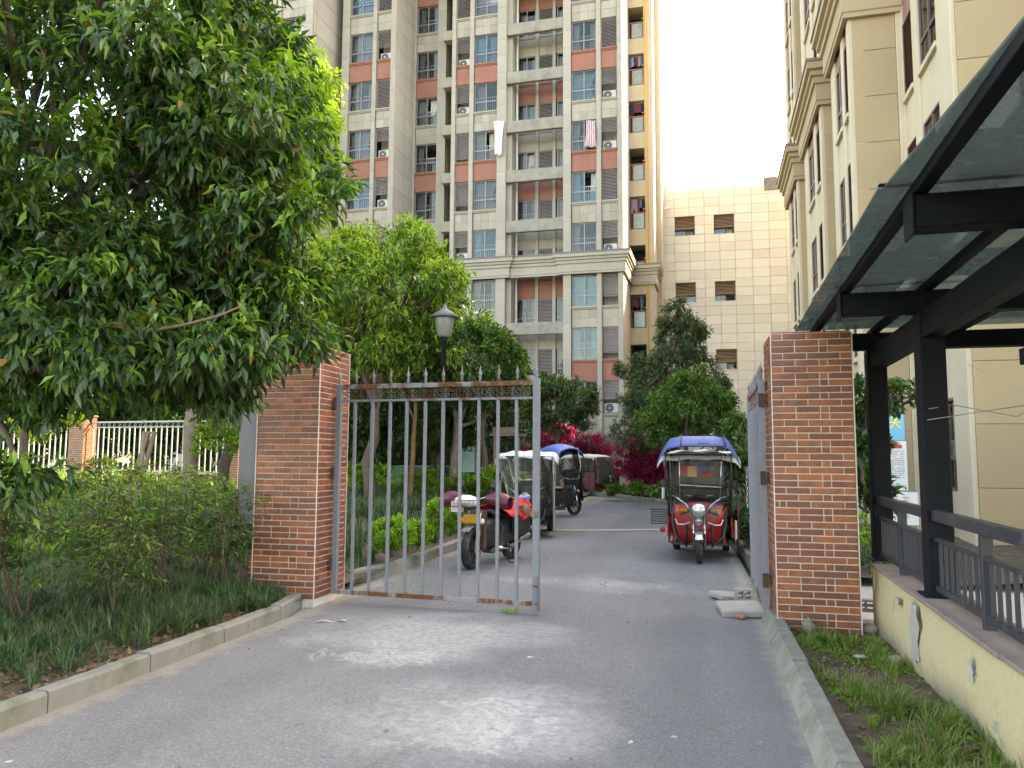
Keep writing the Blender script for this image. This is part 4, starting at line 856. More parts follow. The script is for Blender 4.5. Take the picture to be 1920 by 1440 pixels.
for i, (px, py, D, rr, mt, pb, lab, gz) in enumerate(((690, 790, 19, (1.5, 1.2, .9), [LF_DK, LF_MD], [.7, .3], 'dark green tree behind the gate bars nearest the left gate pillar', .45), (905, 690, 19.5, (.72, .9, .95), [LF_MD, LF_LT, LF_DK], [.5, .2, .3], 'green tree standing just right of the lamp post', .4), (800, 775, 22, (1.5, 1.3, 1.1), [LF_DK, LF_MD], [.7, .3], 'dark tree behind the lamp post and gate bars', .45), (905, 790, 26, (1.6, 1.3, 1.1), [LF_DK, LF_GY], [.6, .4], 'dark grey green tree above the notice boards', .4))):
    c = SP(px, py, D); g = (c.x+.2, c.y, gz); tree('leafy_tree', lab, g, c, [(c, rr), (SP(px-45, py-35, D), tuple(x*.6 for x in rr)), (SP(px+40, py+15, D), tuple(x*.6 for x in rr))], 2100, 10, .14, .05, mt, pb, 30+i, r0=.10, nl=14, group='trees behind the gate')
c = SP(1052, 765, 31); tree('round_tree', 'round dense dark green tree in front of the tower door', (c.x, c.y, 0), c, [(c, (1.2, 1.1, 1.05)), (SP(985, 770, 31.4), (.9, .9, .95)), (SP(1085, 745, 30.8), (.6, .7, .55), 1.4), (SP(1020, 725, 31), (.6, .7, .35), 1.4), (SP(930, 780, 31.4), (.8, .8, .8))], 2600, 10, .14, .058, [LF_DK, LF_MD, LF_GY], [.50, .35, .15], 41, r0=.11)
cone = [(SP(1272, 580, 28), (.28, .3, .5), 2.2), (SP(1272, 625, 28), (.75, .75, .55), 1.5), (SP(1265, 690, 28), (1.15, 1.1, .7)), (SP(1255, 745, 28), (1.65, 1.3, .75)), (SP(1240, 800, 28), (1.6, 1.3, .7)), (SP(1340, 730, 28), (.7, .7, .7)), (SP(1195, 730, 28), (.55, .6, .6)), (SP(1185, 690, 28.2), (.35, .4, .35), 1.5)]
c = SP(1265, 690, 28); tree('conifer_tree', 'grey green pointed tree before the pale panelled building', (c.x, c.y, .1), SP(1272, 580, 28), cone, 3600, 10, .17, .036, [LF_GY, LF_DK, LF_MD], [.62, .25, .13], 51, r0=.14, nl=30, tw=.3, droop=.2, lo=.3, wob=.02, bark=BARK)
c = SP(1290, 765, 21.5); tree('broad_tree', 'fresh green spreading tree behind the red tricycle', (c.x, c.y, .1), c, [(c, (1.05, .9, .62)), (SP(1345, 775, 21.5), (.6, .6, .5)), (SP(1235, 800, 21.5), (.45, .5, .38)), (SP(1300, 715, 21.5), (.4, .4, .35)), (SP(1370, 815, 20), (.5, .5, .35))], 2100, 10, .125, .045, [LF_MD, LF_LT, LF_DK], [.58, .2, .22], 61, r0=.09, tw=.24, droop=.25)
for i, (ells, lab) in enumerate((([(SP(1035, 818, 37.5), (1.05, .9, .45)), (SP(1036, 792, 37.5), (.25, .3, .35), 2), (SP(1000, 835, 37.5), (.7, .6, .35))], 'crimson maple showing above the blue and white tricycle roofs'), ([(SP(1203, 866, 30), (.80, .8, .60)), (SP(1180, 848, 30), (.45, .5, .35)), (SP(1222, 845, 30), (.45, .5, .45), 1.3), (SP(1215, 890, 30), (.6, .6, .4))], 'crimson maple bush right of the far tricycle'), ([(SP(1112, 836, 39), (.9, .6, .4))], 'small crimson maple behind the far tricycle roof'))):
    c = ells[0][0]; tree('maple_bush', lab, (c.x, c.y, .1), c, ells, 1300 if i < 2 else 500, 11, .14, .036, [LF_RD], [1], 70+i, r0=.05, nl=10, cat='maple', tw=.25, droop=.1, group='crimson maples')
# twiggy leafless shrub
c = SP(1108, 800, 40); sh = thing('bare_shrub', 'leafless grey twiggy shrub in front of the tower', 'shrub', (c.x, c.y, 0)); q = B(); rg = np.random.default_rng(8)
for i in range(230):
    a = rg.normal(0, .25, 3)*np.array([1, 1, 0]); e = a+np.array([rg.normal(0, 1.1), rg.normal(0, .6), rg.uniform(1.9, 3.9)]); limb(q, a, e, .02, .006, rg, n=5, j=.08)
q.build('twigs', mk('grey_twig', (.24, .205, .16), .9), sh)
# clipped bushes along the inner kerb, hedges
def bush(label, c, r, n, L=.06, mats=None, probs=None, seed=0, group='bright bushes along the kerb', name='bush', per=20):
    return tree(name, label, (c[0], c[1], c[2]-r[2]*.9), (c[0], c[1], c[2]+.0), [(Vector(c), r), (Vector((c[0]+r[0]*.4, c[1], c[2]+r[2]*.3)), tuple(x*.7 for x in r)), (Vector((c[0]-r[0]*.45, c[1]-.05, c[2]+.1*r[2])), tuple(x*.65 for x in r))], n, 9, L, L*.42, mats or [LF_BR, LF_MD, LF_YG], probs or [.6, .2, .2], seed, r0=.025, nl=14, cat='bush', tw=.09, droop=-.35, lo=.5, parts=('stems', 'foliage'), group=group, twigs=20, per=per)
for i, (px, py, D, r, lab) in enumerate(((735, 1005, 10.9, (.24, .22, .22), 'rounded bright green bush nearest the left gate pillar'), (783, 1003, 11.6, (.12, .12, .13), 'small bright green bush between two larger ones at the kerb'), (828, 970, 12.4, (.22, .22, .26), 'bright green bush just left of the motorbike'), (800, 905, 19, (.5, .4, .25), 'low bright bush at the foot of the pale trunk'), (880, 905, 19, (.45, .4, .25), 'low bright bush under the notice board'), (945, 895, 20, (.5, .4, .28), 'low bright bush under the second notice frame'), (690, 890, 17, (.7, .4, .14), 'low yellow green bush strip left of the tree trunk'))):
    bush(lab, SP(px, py, D), r, 620 if D < 15 else 420, .055 if D < 15 else .075, seed=80+i)
bush('yellow green bush by the white fence at the left edge', SP(75, 775, 18), (1.0, .8, .5), 900, .09, [LF_YG, LF_LT, LF_OL], [.5, .3, .2], 90, 'bushes by the fence')
bush('light green bush climbing the white fence near its brick pier', SP(410, 820, 15.2), (.42, .5, .5), 600, .07, [LF_LT, LF_YG, LF_MD], [.4, .3, .3], 91, 'bushes by the fence')
bush('deep green bush behind the white fence', SP(400, 740, 20), (.9, .8, .6), 800, .10, [LF_DK, LF_GY], [.6, .4], 92, 'bushes by the fence')
TH = ['at the left edge', 'left of the sunlit brick pier', 'just behind the sunlit brick pier', 'behind the middle of the fence', 'behind the stakes', 'behind the thick pale trunk', 'behind the grey board', 'behind the left gate pillar', 'out beyond the left edge']
for i, px in enumerate((-20, 70, 165, 255, 345, 430, 520, 620, -120)):
    bush('dark thicket '+TH[i], SP(px, 800-12*(i % 3), 27.5+.6*(i % 2)), (1.6, 1.1, 2.0), 1300, .20, [LF_DK, LF_MD, LF_LT], [.6, .3, .1], 95+i, 'thickets behind the fence', 'thicket', 10)
for i, (x, y) in enumerate(((-25.5, 25.6), (-21.5, 26.8), (-17.2, 28.0), (-13.2, 29.0), (-9.8, 29.6))):
    c = Vector((x, y, 5.6)); tree('backdrop_tree', 'tall dark tree '+['beyond the fence at the left edge', 'beyond the sunlit brick pier', 'beyond the middle of the white fence', 'beyond the thick pale trunk', 'beyond the left gate pillar'][i], (x, y, .6), (x, y, 6), [(c, (2.3, 1.8, 2.8)), (c+Vector((.9, 0, -1.9)), (1.7, 1.5, 1.7)), (c+Vector((-1, 0, 1.6)), (1.5, 1.5, 1.6)), (c+Vector((-.8, .3, -2.4)), (1.6, 1.4, 1.4))], 1700, 10, .24, .10, [LF_DK, LF_MD], [.7, .3], 330+i, r0=.16, tw=.4, group='trees beyond the fence', per=12)
# plants of the right verge behind the gate pillar and beside the red tricycle
for i, (px, py, D, r, L, n, lab) in enumerate(((1395, 880, 14.6, (.28, .5, .62), .22, 110, 'large leaved shrub between the red tricycle and the open gate leaf'), (1400, 990, 13.0, (.25, .4, .25), .20, 50, 'large leaved seedling at the kerb by the open gate leaf'), (1616, 800, 10.4, (.30, .35, .75), .17, 130, 'large leaved shrub squeezed behind the right gate pillar'), (1690, 745, 9.8, (.28, .3, .12), .13, 34, 'leafy twig reaching out between the canopy columns'), (1612, 1000, 10.6, (.3, .3, .2), .06, 150, 'bright low bush behind the right gate pillar'), (1620, 930, 11.2, (.3, .3, .4), .2, 60, 'deep cut leaves of a shrub low behind the right gate pillar'))):
    bush(lab, SP(px, py, D), r, n, L, [LF_BR, LF_YG] if i == 4 else [LF_DK, LF_MD, LF_GY], [.7, .3] if i == 4 else [.5, .35, .15], 110+i, 'verge plants', 'verge_shrub')
for i, (px, py, D) in enumerate(((1200, 912, 27), (1150, 918, 29), (1235, 920, 24.5))): bush(['low clipped green plant below the crimson maple', 'low green plant beside the far tricycle wheel', 'green plant behind the white bucket'][i], SP(px, py, D), (.34, .3, .15), 260, .08, [LF_MD, LF_BR, LF_DK], [.4, .3, .3], 120+i, 'verge plants', 'verge_shrub')
# nandina clumps on the near bank
def nandina(label, x, y, h, seed, spread=.5):
    rng = np.random.default_rng(seed); z0 = float(mound(x, y)); r = thing('nandina_shrub', label, 'shrub', (x, y, z0), group='nandina shrubs on the bank'); q = B(); P = []; D = []
    for s in range(int(rng.integers(5, 8))):
        b = rng.normal(0, .09, 3)*[1, 1, 0]; e = b+np.array([rng.normal(0, spread*.4), rng.normal(0, spread*.4), h*rng.uniform(.7, 1.0)]); tp = limb(q, b, e, .012, .005, rng, n=7, j=.04)
        for f in range(13):                          # fronds: flat tiers of leaflets
            o = np.array(tp[int(rng.integers(3, 7))])+rng.normal(0, .05, 3); a = rng.uniform(0, 6.28); Lf = rng.uniform(.22, .44); d = np.array([math.cos(a), math.sin(a), rng.uniform(-.15, .35)])
            e2 = o+d*Lf; q.tube([o, (o+e2)/2+[0, 0, .03], e2], [.004, .003, .002], 4)
            m = 20; t = rng.uniform(.25, 1, m)[:, None]; P.append(o+(e2-o)*t+[0, 0, .03]*(1-np.abs(2*t-1))+rng.normal(0, .02, (m, 3)))
            D.append(d*.5+rng.normal(0, .55, (m, 3))*[1, 1, .5]+[0, 0, -.18])
    q.build('stems', mk('nandina_stem', (.10, .06, .04), .8, .3, 15), r); P = np.concatenate(P); D = np.concatenate(D); n = len(P); s = rng.uniform(.7, 1.2, n); top = P[:, 2]/h+rng.normal(0, .15, n)
    leaves('foliage', P, D, .075*s, .023*s, [LF_DK, LF_MD, LF_LT, LF_OL], np.where(top > .95, np.where(rng.random(n) < .22, 3, 2), np.where(rng.random(n) < .6, 1, np.where(rng.random(n) < .3, 2, 0))), r, rng)
NAN = [(-4.95, 7.55, 1.15, 'feathery nandina shrub touching the left gate pillar'), (-5.25, 7.0, 1.3, 'nandina shrub with bronze tips one step left of the gate pillar'), (-5.6, 6.6, 1.25, 'nandina shrub in the middle of the bank row'), (-5.55, 5.6, 1.15, 'nandina shrub with several bare stems above the kerb grass'), (-6.2, 5.7, 1.2, 'nandina shrub left of the bare stemmed one'), (-5.7, 4.7, 1.0, 'low nandina shrub at the left edge of the picture'), (-6.7, 7.7, 1.3, 'nandina shrub below the white fence'), (-5.05, 6.1, .8, 'short nandina shrub close to the kerb'), (-5.35, 8.1, 1.2, 'nandina shrub tucked behind the left gate pillar'), (-6.3, 8.5, 1.25, 'nandina shrub in front of the grey board'), (-7.3, 6.2, 1.2, 'nandina shrub in the deep shade at the left edge')]
for i, (x, y, h, lab) in enumerate(NAN): nandina(lab, x, y, h, 200+i)
# ---------------------------------------------------------------- grass and litter (uncountable)
def blades(name, label, P, nb, Lr, W, mats, seed, spread=.5, lean=.8, cat='grass', kind='stuff'):
    rng = np.random.default_rng(seed); n = len(P); N = n*nb; base = np.repeat(P, nb, 0)+rng.normal(0, .022, (N, 3))*[1, 1, 0]; a = rng.uniform(0, 2*np.pi, N); h = np.stack([np.cos(a), np.sin(a), 0*a], 1); s = np.stack([-np.sin(a), np.cos(a), 0*a], 1)
    L = np.repeat(rng.uniform(*Lr, n), nb)*rng.uniform(.6, 1.1, N); ln = rng.uniform(.15, 1, N)*lean; w_ = W*rng.uniform(.7, 1.2, N); V = []
    for t, k in ((0, 1.), (.35, .95), (.7, .7), (1, 0)):
        r = ln*L*(t**1.6); z = L*(t-.42*ln*t*t); c = base+h*r[:, None]+np.array([0, 0, 1.])*z[:, None]
        if k: V += [c+s*(w_*k)[:, None], c-s*(w_*k)[:, None]]
        else: V += [c]
    V = np.stack(V, 1).reshape(-1, 3); o = np.arange(N)[:, None]*7
    T_ = np.concatenate([o+np.array([f]) for f in ((0, 1, 3), (0, 3, 2), (2, 3, 5), (2, 5, 4), (4, 5, 6))], 1).reshape(-1, 3)
    ob = trimesh(name, V, T_, mats, np.repeat(rng.choice(len(mats), N, p=[.8, .2] if len(mats) == 2 else [1]), 5)); return tag(ob, label, cat, kind=kind)
GR_B = leafmat('mondo_grass', [(.024, .058, .028), (.038, .082, .038), (.058, .115, .05), (.03, .068, .036)], .4, .2)
GR_G = leafmat('verge_grass', [(.07, .15, .03), (.11, .20, .04), (.15, .24, .055), (.09, .17, .035)], .45, .3)
GR_V = leafmat('verge_blade', [(.10, .20, .04), (.15, .27, .05), (.20, .31, .07), (.12, .22, .045)], .5, .35)
GR_Y = leafmat('dry_grass', [(.22, .18, .08), (.30, .25, .12), (.18, .15, .07)], .6, .3, (1.2, 1.1, .7))
rg = np.random.default_rng(77)
def scatter(n, x0, x1, y0, y1, zf, keep=None):
    x = rg.uniform(x0, x1, n); y = rg.uniform(y0, y1, n)
    if keep is not None: m = keep(x, y); x, y = x[m], y[m]
    return np.stack([x, y, zf(x, y)], 1)
cl = lambda x, y: (np.sin(x*2.7+1)*np.cos(y*2.1)+np.sin(x*5.1+y*3.7)*.6+rg.normal(0, .5, len(x)))
blades('mondo_grass', 'dark mondo grass on the near bank left of the kerb', scatter(1500, -7.6, -4.22, 2.6, 7.7, mound, lambda x, y: cl(x, y)+1.2*((-4.5-x) > 0) > -.35), 22, (.16, .30), .0036, [GR_B, GR_G], 1, lean=1.15)
blades('mondo_grass', 'mondo grass around the foot of the left gate pillar', np.concatenate([scatter(420, -9, -4.9, 7.6, 9.6, mound), scatter(110, -5.3, -4.15, 7.0, 7.82, mound)]), 20, (.16, .30), .0042, [GR_B, GR_G], 12, lean=1.1)
blades('mondo_grass', 'dark mondo grass under the trees beyond the gate', scatter(2600, -9.5, -4.35, 9.4, 22, mound, lambda x, y: cl(x, y)+.9 > 0), 18, (.22, .36), .0065, [GR_B, GR_G], 2)
blades('meadow_grass', 'sunlit grass below the white fence', scatter(2600, -22, -8, 8.5, 24, mound), 12, (.25, .45), .012, [GR_G, LF_BR], 3)
blades('verge_grass', 'green grass and weeds beside the yellow wall', scatter(300, .92, 1.62, 2.2, 7.6, rstrip, lambda x, y: (cl(x, y)+.6*(x > 1.35)-.9*((y > 6.4) & (x > 1.0) & (x < 1.45)) > -.1)), 22, (.07, .17), .0036, [GR_V, GR_Y], 4, lean=1.2)
blades('verge_tufts', 'tall dark tufts of grass beside the yellow wall', scatter(75, .95, 1.6, 2.2, 6.2, rstrip, lambda x, y: cl(x, y) > .2), 28, (.16, .30), .0032, [GR_G, GR_Y], 5, lean=1.25)
blades('verge_grass', 'grass below the shrubs right of the inner road', scatter(1500, .95, 3.6, 11.3, 30, lambda x, y: .1+0*x), 14, (.15, .3), .009, [GR_B, GR_G], 6)
blades('verge_grass', 'grass round the bend of the inner road', scatter(1400, -12, .6, 31, 42, lambda x, y: .05+0*x, lambda x, y: y > 32.6-1.15*(x+2.9)+.8), 12, (.2, .35), .014, [GR_B, GR_G], 7)
def flat_leaves(name, label, P, L, mats, seed, cat='litter', flat=.25):
    rng = np.random.default_rng(seed); n = len(P); D = rng.normal(0, 1, (n, 3))*[1, 1, flat]; s = rng.uniform(.6, 1.2, n); o = leaves(name, P+[0, 0, .012], D, L*s, L*.45*s, mats, rng.integers(0, len(mats), n), None, rng, .15, .05); return tag(o, label, cat, kind='stuff')
LITT = leafmat('dry_leaf', [(.20, .11, .05), (.28, .17, .08), (.14, .08, .045), (.34, .25, .13)], .7, .1, (1, 1, 1))
flat_leaves('leaf_litter', 'dry brown leaves lying along the left bank', np.concatenate([scatter(900, -6.5, -4.2, 2.4, 7.6, mound), scatter(900, -4.75, -4.16, 2.4, 7.3, mound)]), .07, [LITT], 1)
flat_leaves('clover', 'low clover and weeds in front of the right gate pillar', scatter(8000, .92, 1.64, 2.4, 7.8, rstrip, lambda x, y: cl(x, y)+.5*np.sin(y*2.3) > .15), .042, [LF_BR, LF_MD, LF_LT], 2, 'weeds', .5)
flat_leaves('moss', 'green scraps and small weeds scattered over the asphalt at the gate', np.concatenate([scatter(160, -3.95, -3.2, 8.6, 9.8, lambda x, y: .005+0*x), scatter(260, -3, .6, 9.0, 11.5, lambda x, y: .008+0*x, lambda x, y: cl(x, y) > .9), scatter(200, .35, .95, 8.5, 11, lambda x, y: .005+0*x), scatter(90, -1.95, -1.75, 8.0, 8.15, lambda x, y: .03+0*x)]), .035, [LF_BR, LF_LT], 3, 'weeds', .35)
flat_leaves('straw', 'dry straw and brown leaf scraps between the weeds by the yellow wall', scatter(700, .92, 1.66, 2.4, 7.7, rstrip), .05, [LITT], 9)
flat_leaves('leaf_litter', 'few dry leaf scraps strewn on the asphalt', scatter(70, -3.8, .6, 3, 12, lambda x, y: .01+0*x), .04, [LITT], 4)
# ---------------------------------------------------------------- vehicles (front looks along local -Y)
RUB = mk('rubber', (.022, .022, .023), .8, .2, 8, dirt=((.10, .095, .085), 5, .3)); CHROME = mk('chrome', (.55, .55, .56), .22, .08, 5, metal=.9); REDB = mk('red_body', (.40, .016, .02), .3, .1, 4, spec=.5, coat=.4, dirt=((.22, .09, .07), 5, .22))
BLKP = mk('black_plastic', (.018, .018, .020), .42, .2, 6, dirt=((.06, .058, .055), 6, .25)); SEATM = mk('black_vinyl', (.016, .016, .018), .38, .15, 8); DKRED = mk('dark_red_body', (.16, .02, .028), .45, .12, 4); GOLD = mk('gold_fork', (.62, .42, .10), .3, .08, 6, metal=.25)
TARP = mk('white_tarp', (.60, .60, .585), .7, .06, 3, dirt=((.38, .37, .34), 2.5, .35)); BLUET = mk('blue_canopy', (.045, .075, .26), .5, .08, 3); BLUET2 = mk('bright_blue_canopy', (.06, .16, .48), .5, .08, 3); MAROON = mk('maroon_cloth', (.17, .055, .055), .8, .1, 4); MUFF = mk('maroon_vinyl', (.13, .022, .04), .38, .1, 6)
FILM = glassmat('clear_film', (.95, .96, .955), -.03, .12, gcol=(.4, .4, .4), dirt=9, dust=((.45, .45, .42), .01, .06, 3)); FILM_D = glassmat('dusty_film', (.7, .72, .7), -.02, .2, gcol=(.5, .5, .5), dirt=7, dust=((.20, .19, .17), .35, .3, 2.5)); VINYL = mk('dusty_grey_vinyl', (.36, .355, .32), .6, .12, 3, dirt=((.19, .18, .15), 4, .4))
AMBER = mk('amber_lens', (.75, .25, .02), .2, .05, 5); LENS = mk('lamp_lens', (.62, .62, .58), .12, .1, 30, metal=.35); REDL = mk('red_lens', (.4, .02, .02), .25); REDC = mk('red_cloth', (.62, .018, .02), .75, .1, 4)
def wheel(par, c, r, w=.09, name='wheel', rz=0):
    o = bpy.data.objects.new(name, None); COL.objects.link(o); o.parent = par; o.location = c; o.rotation_euler = (0, 0, rz)
    B().lathe([(r-.065, -w*.42), (r-.02, -w/2), (r-.004, -w*.3), (r, 0), (r-.004, w*.3), (r-.02, w/2), (r-.065, w*.42), (r-.065, -w*.42)], 26, axis='x', cap=False).build('tyre', RUB, o, smooth=True)
    q = B().lathe([(r-.085, -w*.36), (r-.062, -w*.4), (r-.062, w*.4), (r-.085, w*.36), (r-.085, -w*.36)], 22, axis='x', cap=False).lathe([(.045, -w*.45), (.045, w*.45)], 12, axis='x')
    for k in range(10): a = k*math.pi/5; q.bar((0, .04*math.cos(a), .04*math.sin(a)), (0, (r-.07)*math.cos(a), (r-.07)*math.sin(a)), .016)
    q.build('rim', CHROME if w < .1 else BLKP, o); return o
def part(par, name, mat, q, **k): return q.build(name, mat, par, **k)
def tb(par, name, mat, pts, r=.014, n=8): return B().tube(pts, r, n).build(name, mat, par, smooth=True)
def sheetf(par, name, mat, fn, nu=12, nv=10, thick=.006): return B().grid(fn, nu, nv).build(name, mat, par, smooth=True, solid=thick)
def trike(label, loc, rz, body, roofc=TARP, canopy=None, film=FILM, curtain=None, rack=False, seed=1, seatc=SEATM, pic=False, frontfilm=False):
    r = thing('tricycle', label, 'tricycle', (*loc, 0), rz, 'motor tricycles'); rr = random.Random(seed)
    wheel(r, (0, -1.0, .25), .25, .085, 'front_wheel', R(rr.uniform(-6, 6))); wheel(r, (-.43, .92, .265), .265, .12, 'rear_wheel'); wheel(r, (.43, .92, .265), .265, .12, 'rear_wheel')
    for s in (-1, 1):
        f = tb(r, 'fork_leg', CHROME, [(s*.085, -1.02, .25), (s*.085, -.97, .5), (s*.085, -.93, .86)], .018); B().tube([(s*.085, -1.02, .24), (s*.085, -.98, .46)], .027, 8).build('lower_tube', BLKP, f)
    sheetf(r, 'mudguard', CHROME, lambda a, b: ((b-.5)*.12, -1.0-.29*math.cos(.5+a*1.9), .25+.29*math.sin(.5+a*1.9)), 10, 3)
    h = B().lathe([(.0, .10), (.06, .09), (.105, .02), (.115, -.03), (.10, -.045)], 18, (0, -1.02, .83), 'y').build('headlight', CHROME, r, smooth=True); B().lathe([(.10, -.045), (.07, -.062), (0, -.07)], 18, (0, -1.02, .83), 'y', cap=False).build('lens', LENS, h, smooth=True)
    h = B().lathe([(0, .05), (.06, .0), (.06, -.02), (.03, -.035), (0, -.04)], 14, (0, -1.03, .655), 'y').build('small_lamp', CHROME, r, smooth=True)
    fy = lambda x: -.88+.55*x*x
    sheetf(r, 'fairing', body, lambda a, b: ((a-.5)*.84*(1-.34*(1-b)**1.3), fy((a-.5)*.84)+.12*(1-b)-.10*math.sin(b*3), .29+b*.67-.12*abs(a-.5)*b), 16, 10, .02)
    sheetf(r, 'nose_cowl', BLKP, lambda a, b: ((a-.5)*.60*(1-.35*b), fy((a-.5)*.5)-.07+.16*b, .80+.26*b-.25*(a-.5)**2), 10, 6, .015)
    DEC = mk('white_decal', (.6, .6, .6), .35, .1, 12)
    for s in (-1, 1):
        if body is REDB: tb(r, 'decal_stripe', DEC, [(s*.14, -.985, .64), (s*.24, -.955, .60), (s*.33, -.91, .60), (s*.37, -.86, .68)], .012, 5); tb(r, 'cable', RUB, [(s*.20, -.63, 1.04), (s*.16, -.86, .98), (s*.11, -.97, .80), (s*.09, -.98, .6)], .006, 5); tb(r, 'step_bar', BLKP, [(s*.46, -.75, .30), (s*.50, -.4, .29), (s*.50, -.1, .33)], .016)
        part(r, 'indicator', AMBER, B().cbox(s*.24-.065, s*.24+.065, -.97, -.90, .80, .85, .015)); tb(r, 'cowl_trim', CHROME, [(s*.10, -1.0, .78), (s*.2, -.99, .92), (s*.34, -.86, 1.02), (s*.42, -.76, 1.04)], .015)
        tb(r, 'bumper_bar', BLKP, [(s*.40, -.80, .86), (s*.41, -.86, .62), (s*.36, -.92, .42), (s*.20, -.95, .26), (s*.20, -.95, .60)], .022)
        tb(r, 'mirror_arm', BLKP, [(s*.30, -.66, 1.06), (s*.42, -.70, 1.16), (s*.50, -.72, 1.22)], .008); part(r, 'mirror', BLKP, B().cbox(s*.54-.05, s*.54+.05, -.735, -.71, 1.17, 1.30, .012))
        tb(r, 'grip', RUB, [(s*.22, -.62, 1.05), (s*.36, -.56, 1.03)], .018)
        tb(r, 'front_post', BLKP, [(s*.48, -.55, .70), (s*.50, -.52, 1.0), (s*.49, -.50, 1.66)], .018); tb(r, 'middle_post', BLKP, [(s*.52, .30, .62), (s*.52, .32, 1.66)], .016); tb(r, 'rear_post', BLKP, [(s*.52, 1.22, .62), (s*.52, 1.24, 1.66)], .018)
        tb(r, 'side_bar', BLKP, [(s*.52, -.50, 1.0), (s*.54, .3, .98), (s*.52, 1.22, .98)], .012)
        sheetf(r, 'rear_fender', body if body is not DKRED else BLKP, lambda a, b: (s*(.36+b*.17), .92-.33*math.cos(a*math.pi), .265+.33*math.sin(a*math.pi)), 12, 2, .012)
        part(r, 'side_panel', body, B().cbox(min(s*.50, s*.53), max(s*.50, s*.53), -.30, 1.28, .34, .66, .012))
        part(r, 'foot_panel', body, B().cbox(min(s*.36, s*.40), max(s*.36, s*.40), -.70, -.28, .30, .56, .012))
    if body is REDB: part(r, 'sticker', mk('blue_sticker', (.06, .22, .5), .4, .3, 30), B().cbox(.17, .27, -.975, -.965, .86, .90, .002))
    tb(r, 'handlebar', CHROME, [(-.24, -.62, 1.05), (-.12, -.74, 1.04), (-.05, -.86, .94), (.05, -.86, .94), (.12, -.74, 1.04), (.24, -.62, 1.05)], .012)
    part(r, 'floor', BLKP, B().cbox(-.44, .44, -.86, 1.28, .27, .31, .01)); part(r, 'rear_panel', body, B().cbox(-.5, .5, 1.26, 1.29, .34, .80, .01))
    part(r, 'driver_seat', seatc, B().cbox(-.28, .28, -.25, .12, .52, .62, .035)); part(r, 'seat_box', body, B().cbox(-.30, .30, -.24, .12, .31, .52, .012)); part(r, 'driver_backrest', seatc, B().cbox(-.26, .26, .10, .17, .62, .96, .03))
    part(r, 'bench_seat', seatc, B().cbox(-.48, .48, .74, 1.18, .55, .66, .035)); part(r, 'bench_box', body, B().cbox(-.48, .48, .76, 1.2, .31, .55, .012)); part(r, 'bench_backrest', seatc, B().cbox(-.48, .48, 1.14, 1.22, .66, 1.10, .03))
    sheetf(r, 'roof', roofc, lambda a, b: ((a-.5)*1.32, -.62+b*1.98, 1.72+.05*math.sin(b*math.pi)-.22*(a-.5)**2-.095*(max(0, abs(a-.5)-.42)/.08)**2-.09*(max(0, abs(b-.5)-.43)/.07)**2+.014*math.sin(a*19+b*7)+.01*math.sin(b*31)), 32, 28, .012)
    for s in (-1, 1): tb(r, 'roof_rail', BLKP, [(s*.52, -.55, 1.655), (s*.52, 1.3, 1.655)], .014)
    tb(r, 'roof_bow', BLKP, [(-.52, -.5, 1.655), (.52, -.5, 1.655)], .014)
    if canopy:
        def cv(a, b):
            x = (a-.5)*2; e = max(0, (abs(x)-.62)/.38); fx = x*.62/.62*.40 if abs(x) <= .62 else math.copysign(.40+e*.20, x)
            front = max(0, 1-b*2.6); return (fx*(1+.06*front), -1.12+b*1.05-.05*math.sin(a*math.pi)*(b < .3), 1.97-.30*e**1.3-.14*front**1.5+.03*math.sin(b*math.pi))
        cz = sheetf(r, 'canopy', canopy, cv, 26, 14, .008)
        for s in (-1, 1): B().tube([Vector(cv(.5+s*.31, b/10))+Vector((0, 0, .008)) for b in range(11)], .010, 6).build('piping', SEATM, cz, smooth=True); tb(r, 'canopy_stay', BLKP, [(s*.50, -.80, .98), (s*.52, -.90, 1.35), (s*.50, -1.0, 1.70)], .010)
        B().tube([Vector(cv(.19+i*.062, 0))+Vector((0, -.006, .0)) for i in range(11)], .010, 6).build('piping', SEATM, cz, smooth=True)
        pr = mk('pale_canopy_print', (.30, .55, .68), .6); o_ = Vector(cv(.60, .12)); B().add([(o_.x+.10*math.cos(t*.524), o_.y-.045-.02*math.sin(t*.524), o_.z+.012+.05*math.sin(t*.524)*.6) for t in range(12)], [tuple(range(12))]).build('print', pr, cz)
        sheetf(r, 'windshield', film, lambda a, b: ((a-.5)*(.96-.10*b), -.86-.09*b-.04*math.sin(a*math.pi), .97+b*.74), 10, 8, .004)
        tb(r, 'windshield_frame', BLKP, [(-.47, -.83, .97), (0, -.90, .95), (.47, -.83, .97)], .010); tb(r, 'wiper_bar', CHROME, [(-.30, -.95, 1.22), (.36, -.95, 1.19)], .007); tb(r, 'stay_rod', CHROME, [(.33, -.93, .98), (.36, -.99, 1.7)], .006); tb(r, 'stay_rod', CHROME, [(-.29, -.93, .98), (-.29, -.99, 1.7)], .006)
        sheetf(r, 'leg_shield_film', film, lambda a, b: ((a-.5)*.98*(.80+.2*math.sin(b*1.57)), -1.02-.16*math.sin(a*math.pi)*(1-.4*b)+.08*b, .97-(1-b)*.46*math.sin(a*math.pi)**.6-.0+b*.0), 16, 8, .004)
    if frontfilm:
        sheetf(r, 'front_film', film, lambda a, b: ((a-.5)*1.06, -1.02+.5*abs(a-.5)**2*2+.10*b+.035*math.sin(a*17+b*6)-.12*math.sin(b*3)*(1-abs(a-.5)*1.6), .50+b*1.17), 24, 16, .004)
        for s in (-1, 1): tb(r, 'film_edge', MAROON if s > 0 else VINYL, [(s*.53, -.76, .5), (s*.53, -.74, 1.1), (s*.53, -.64, 1.66)], .010)
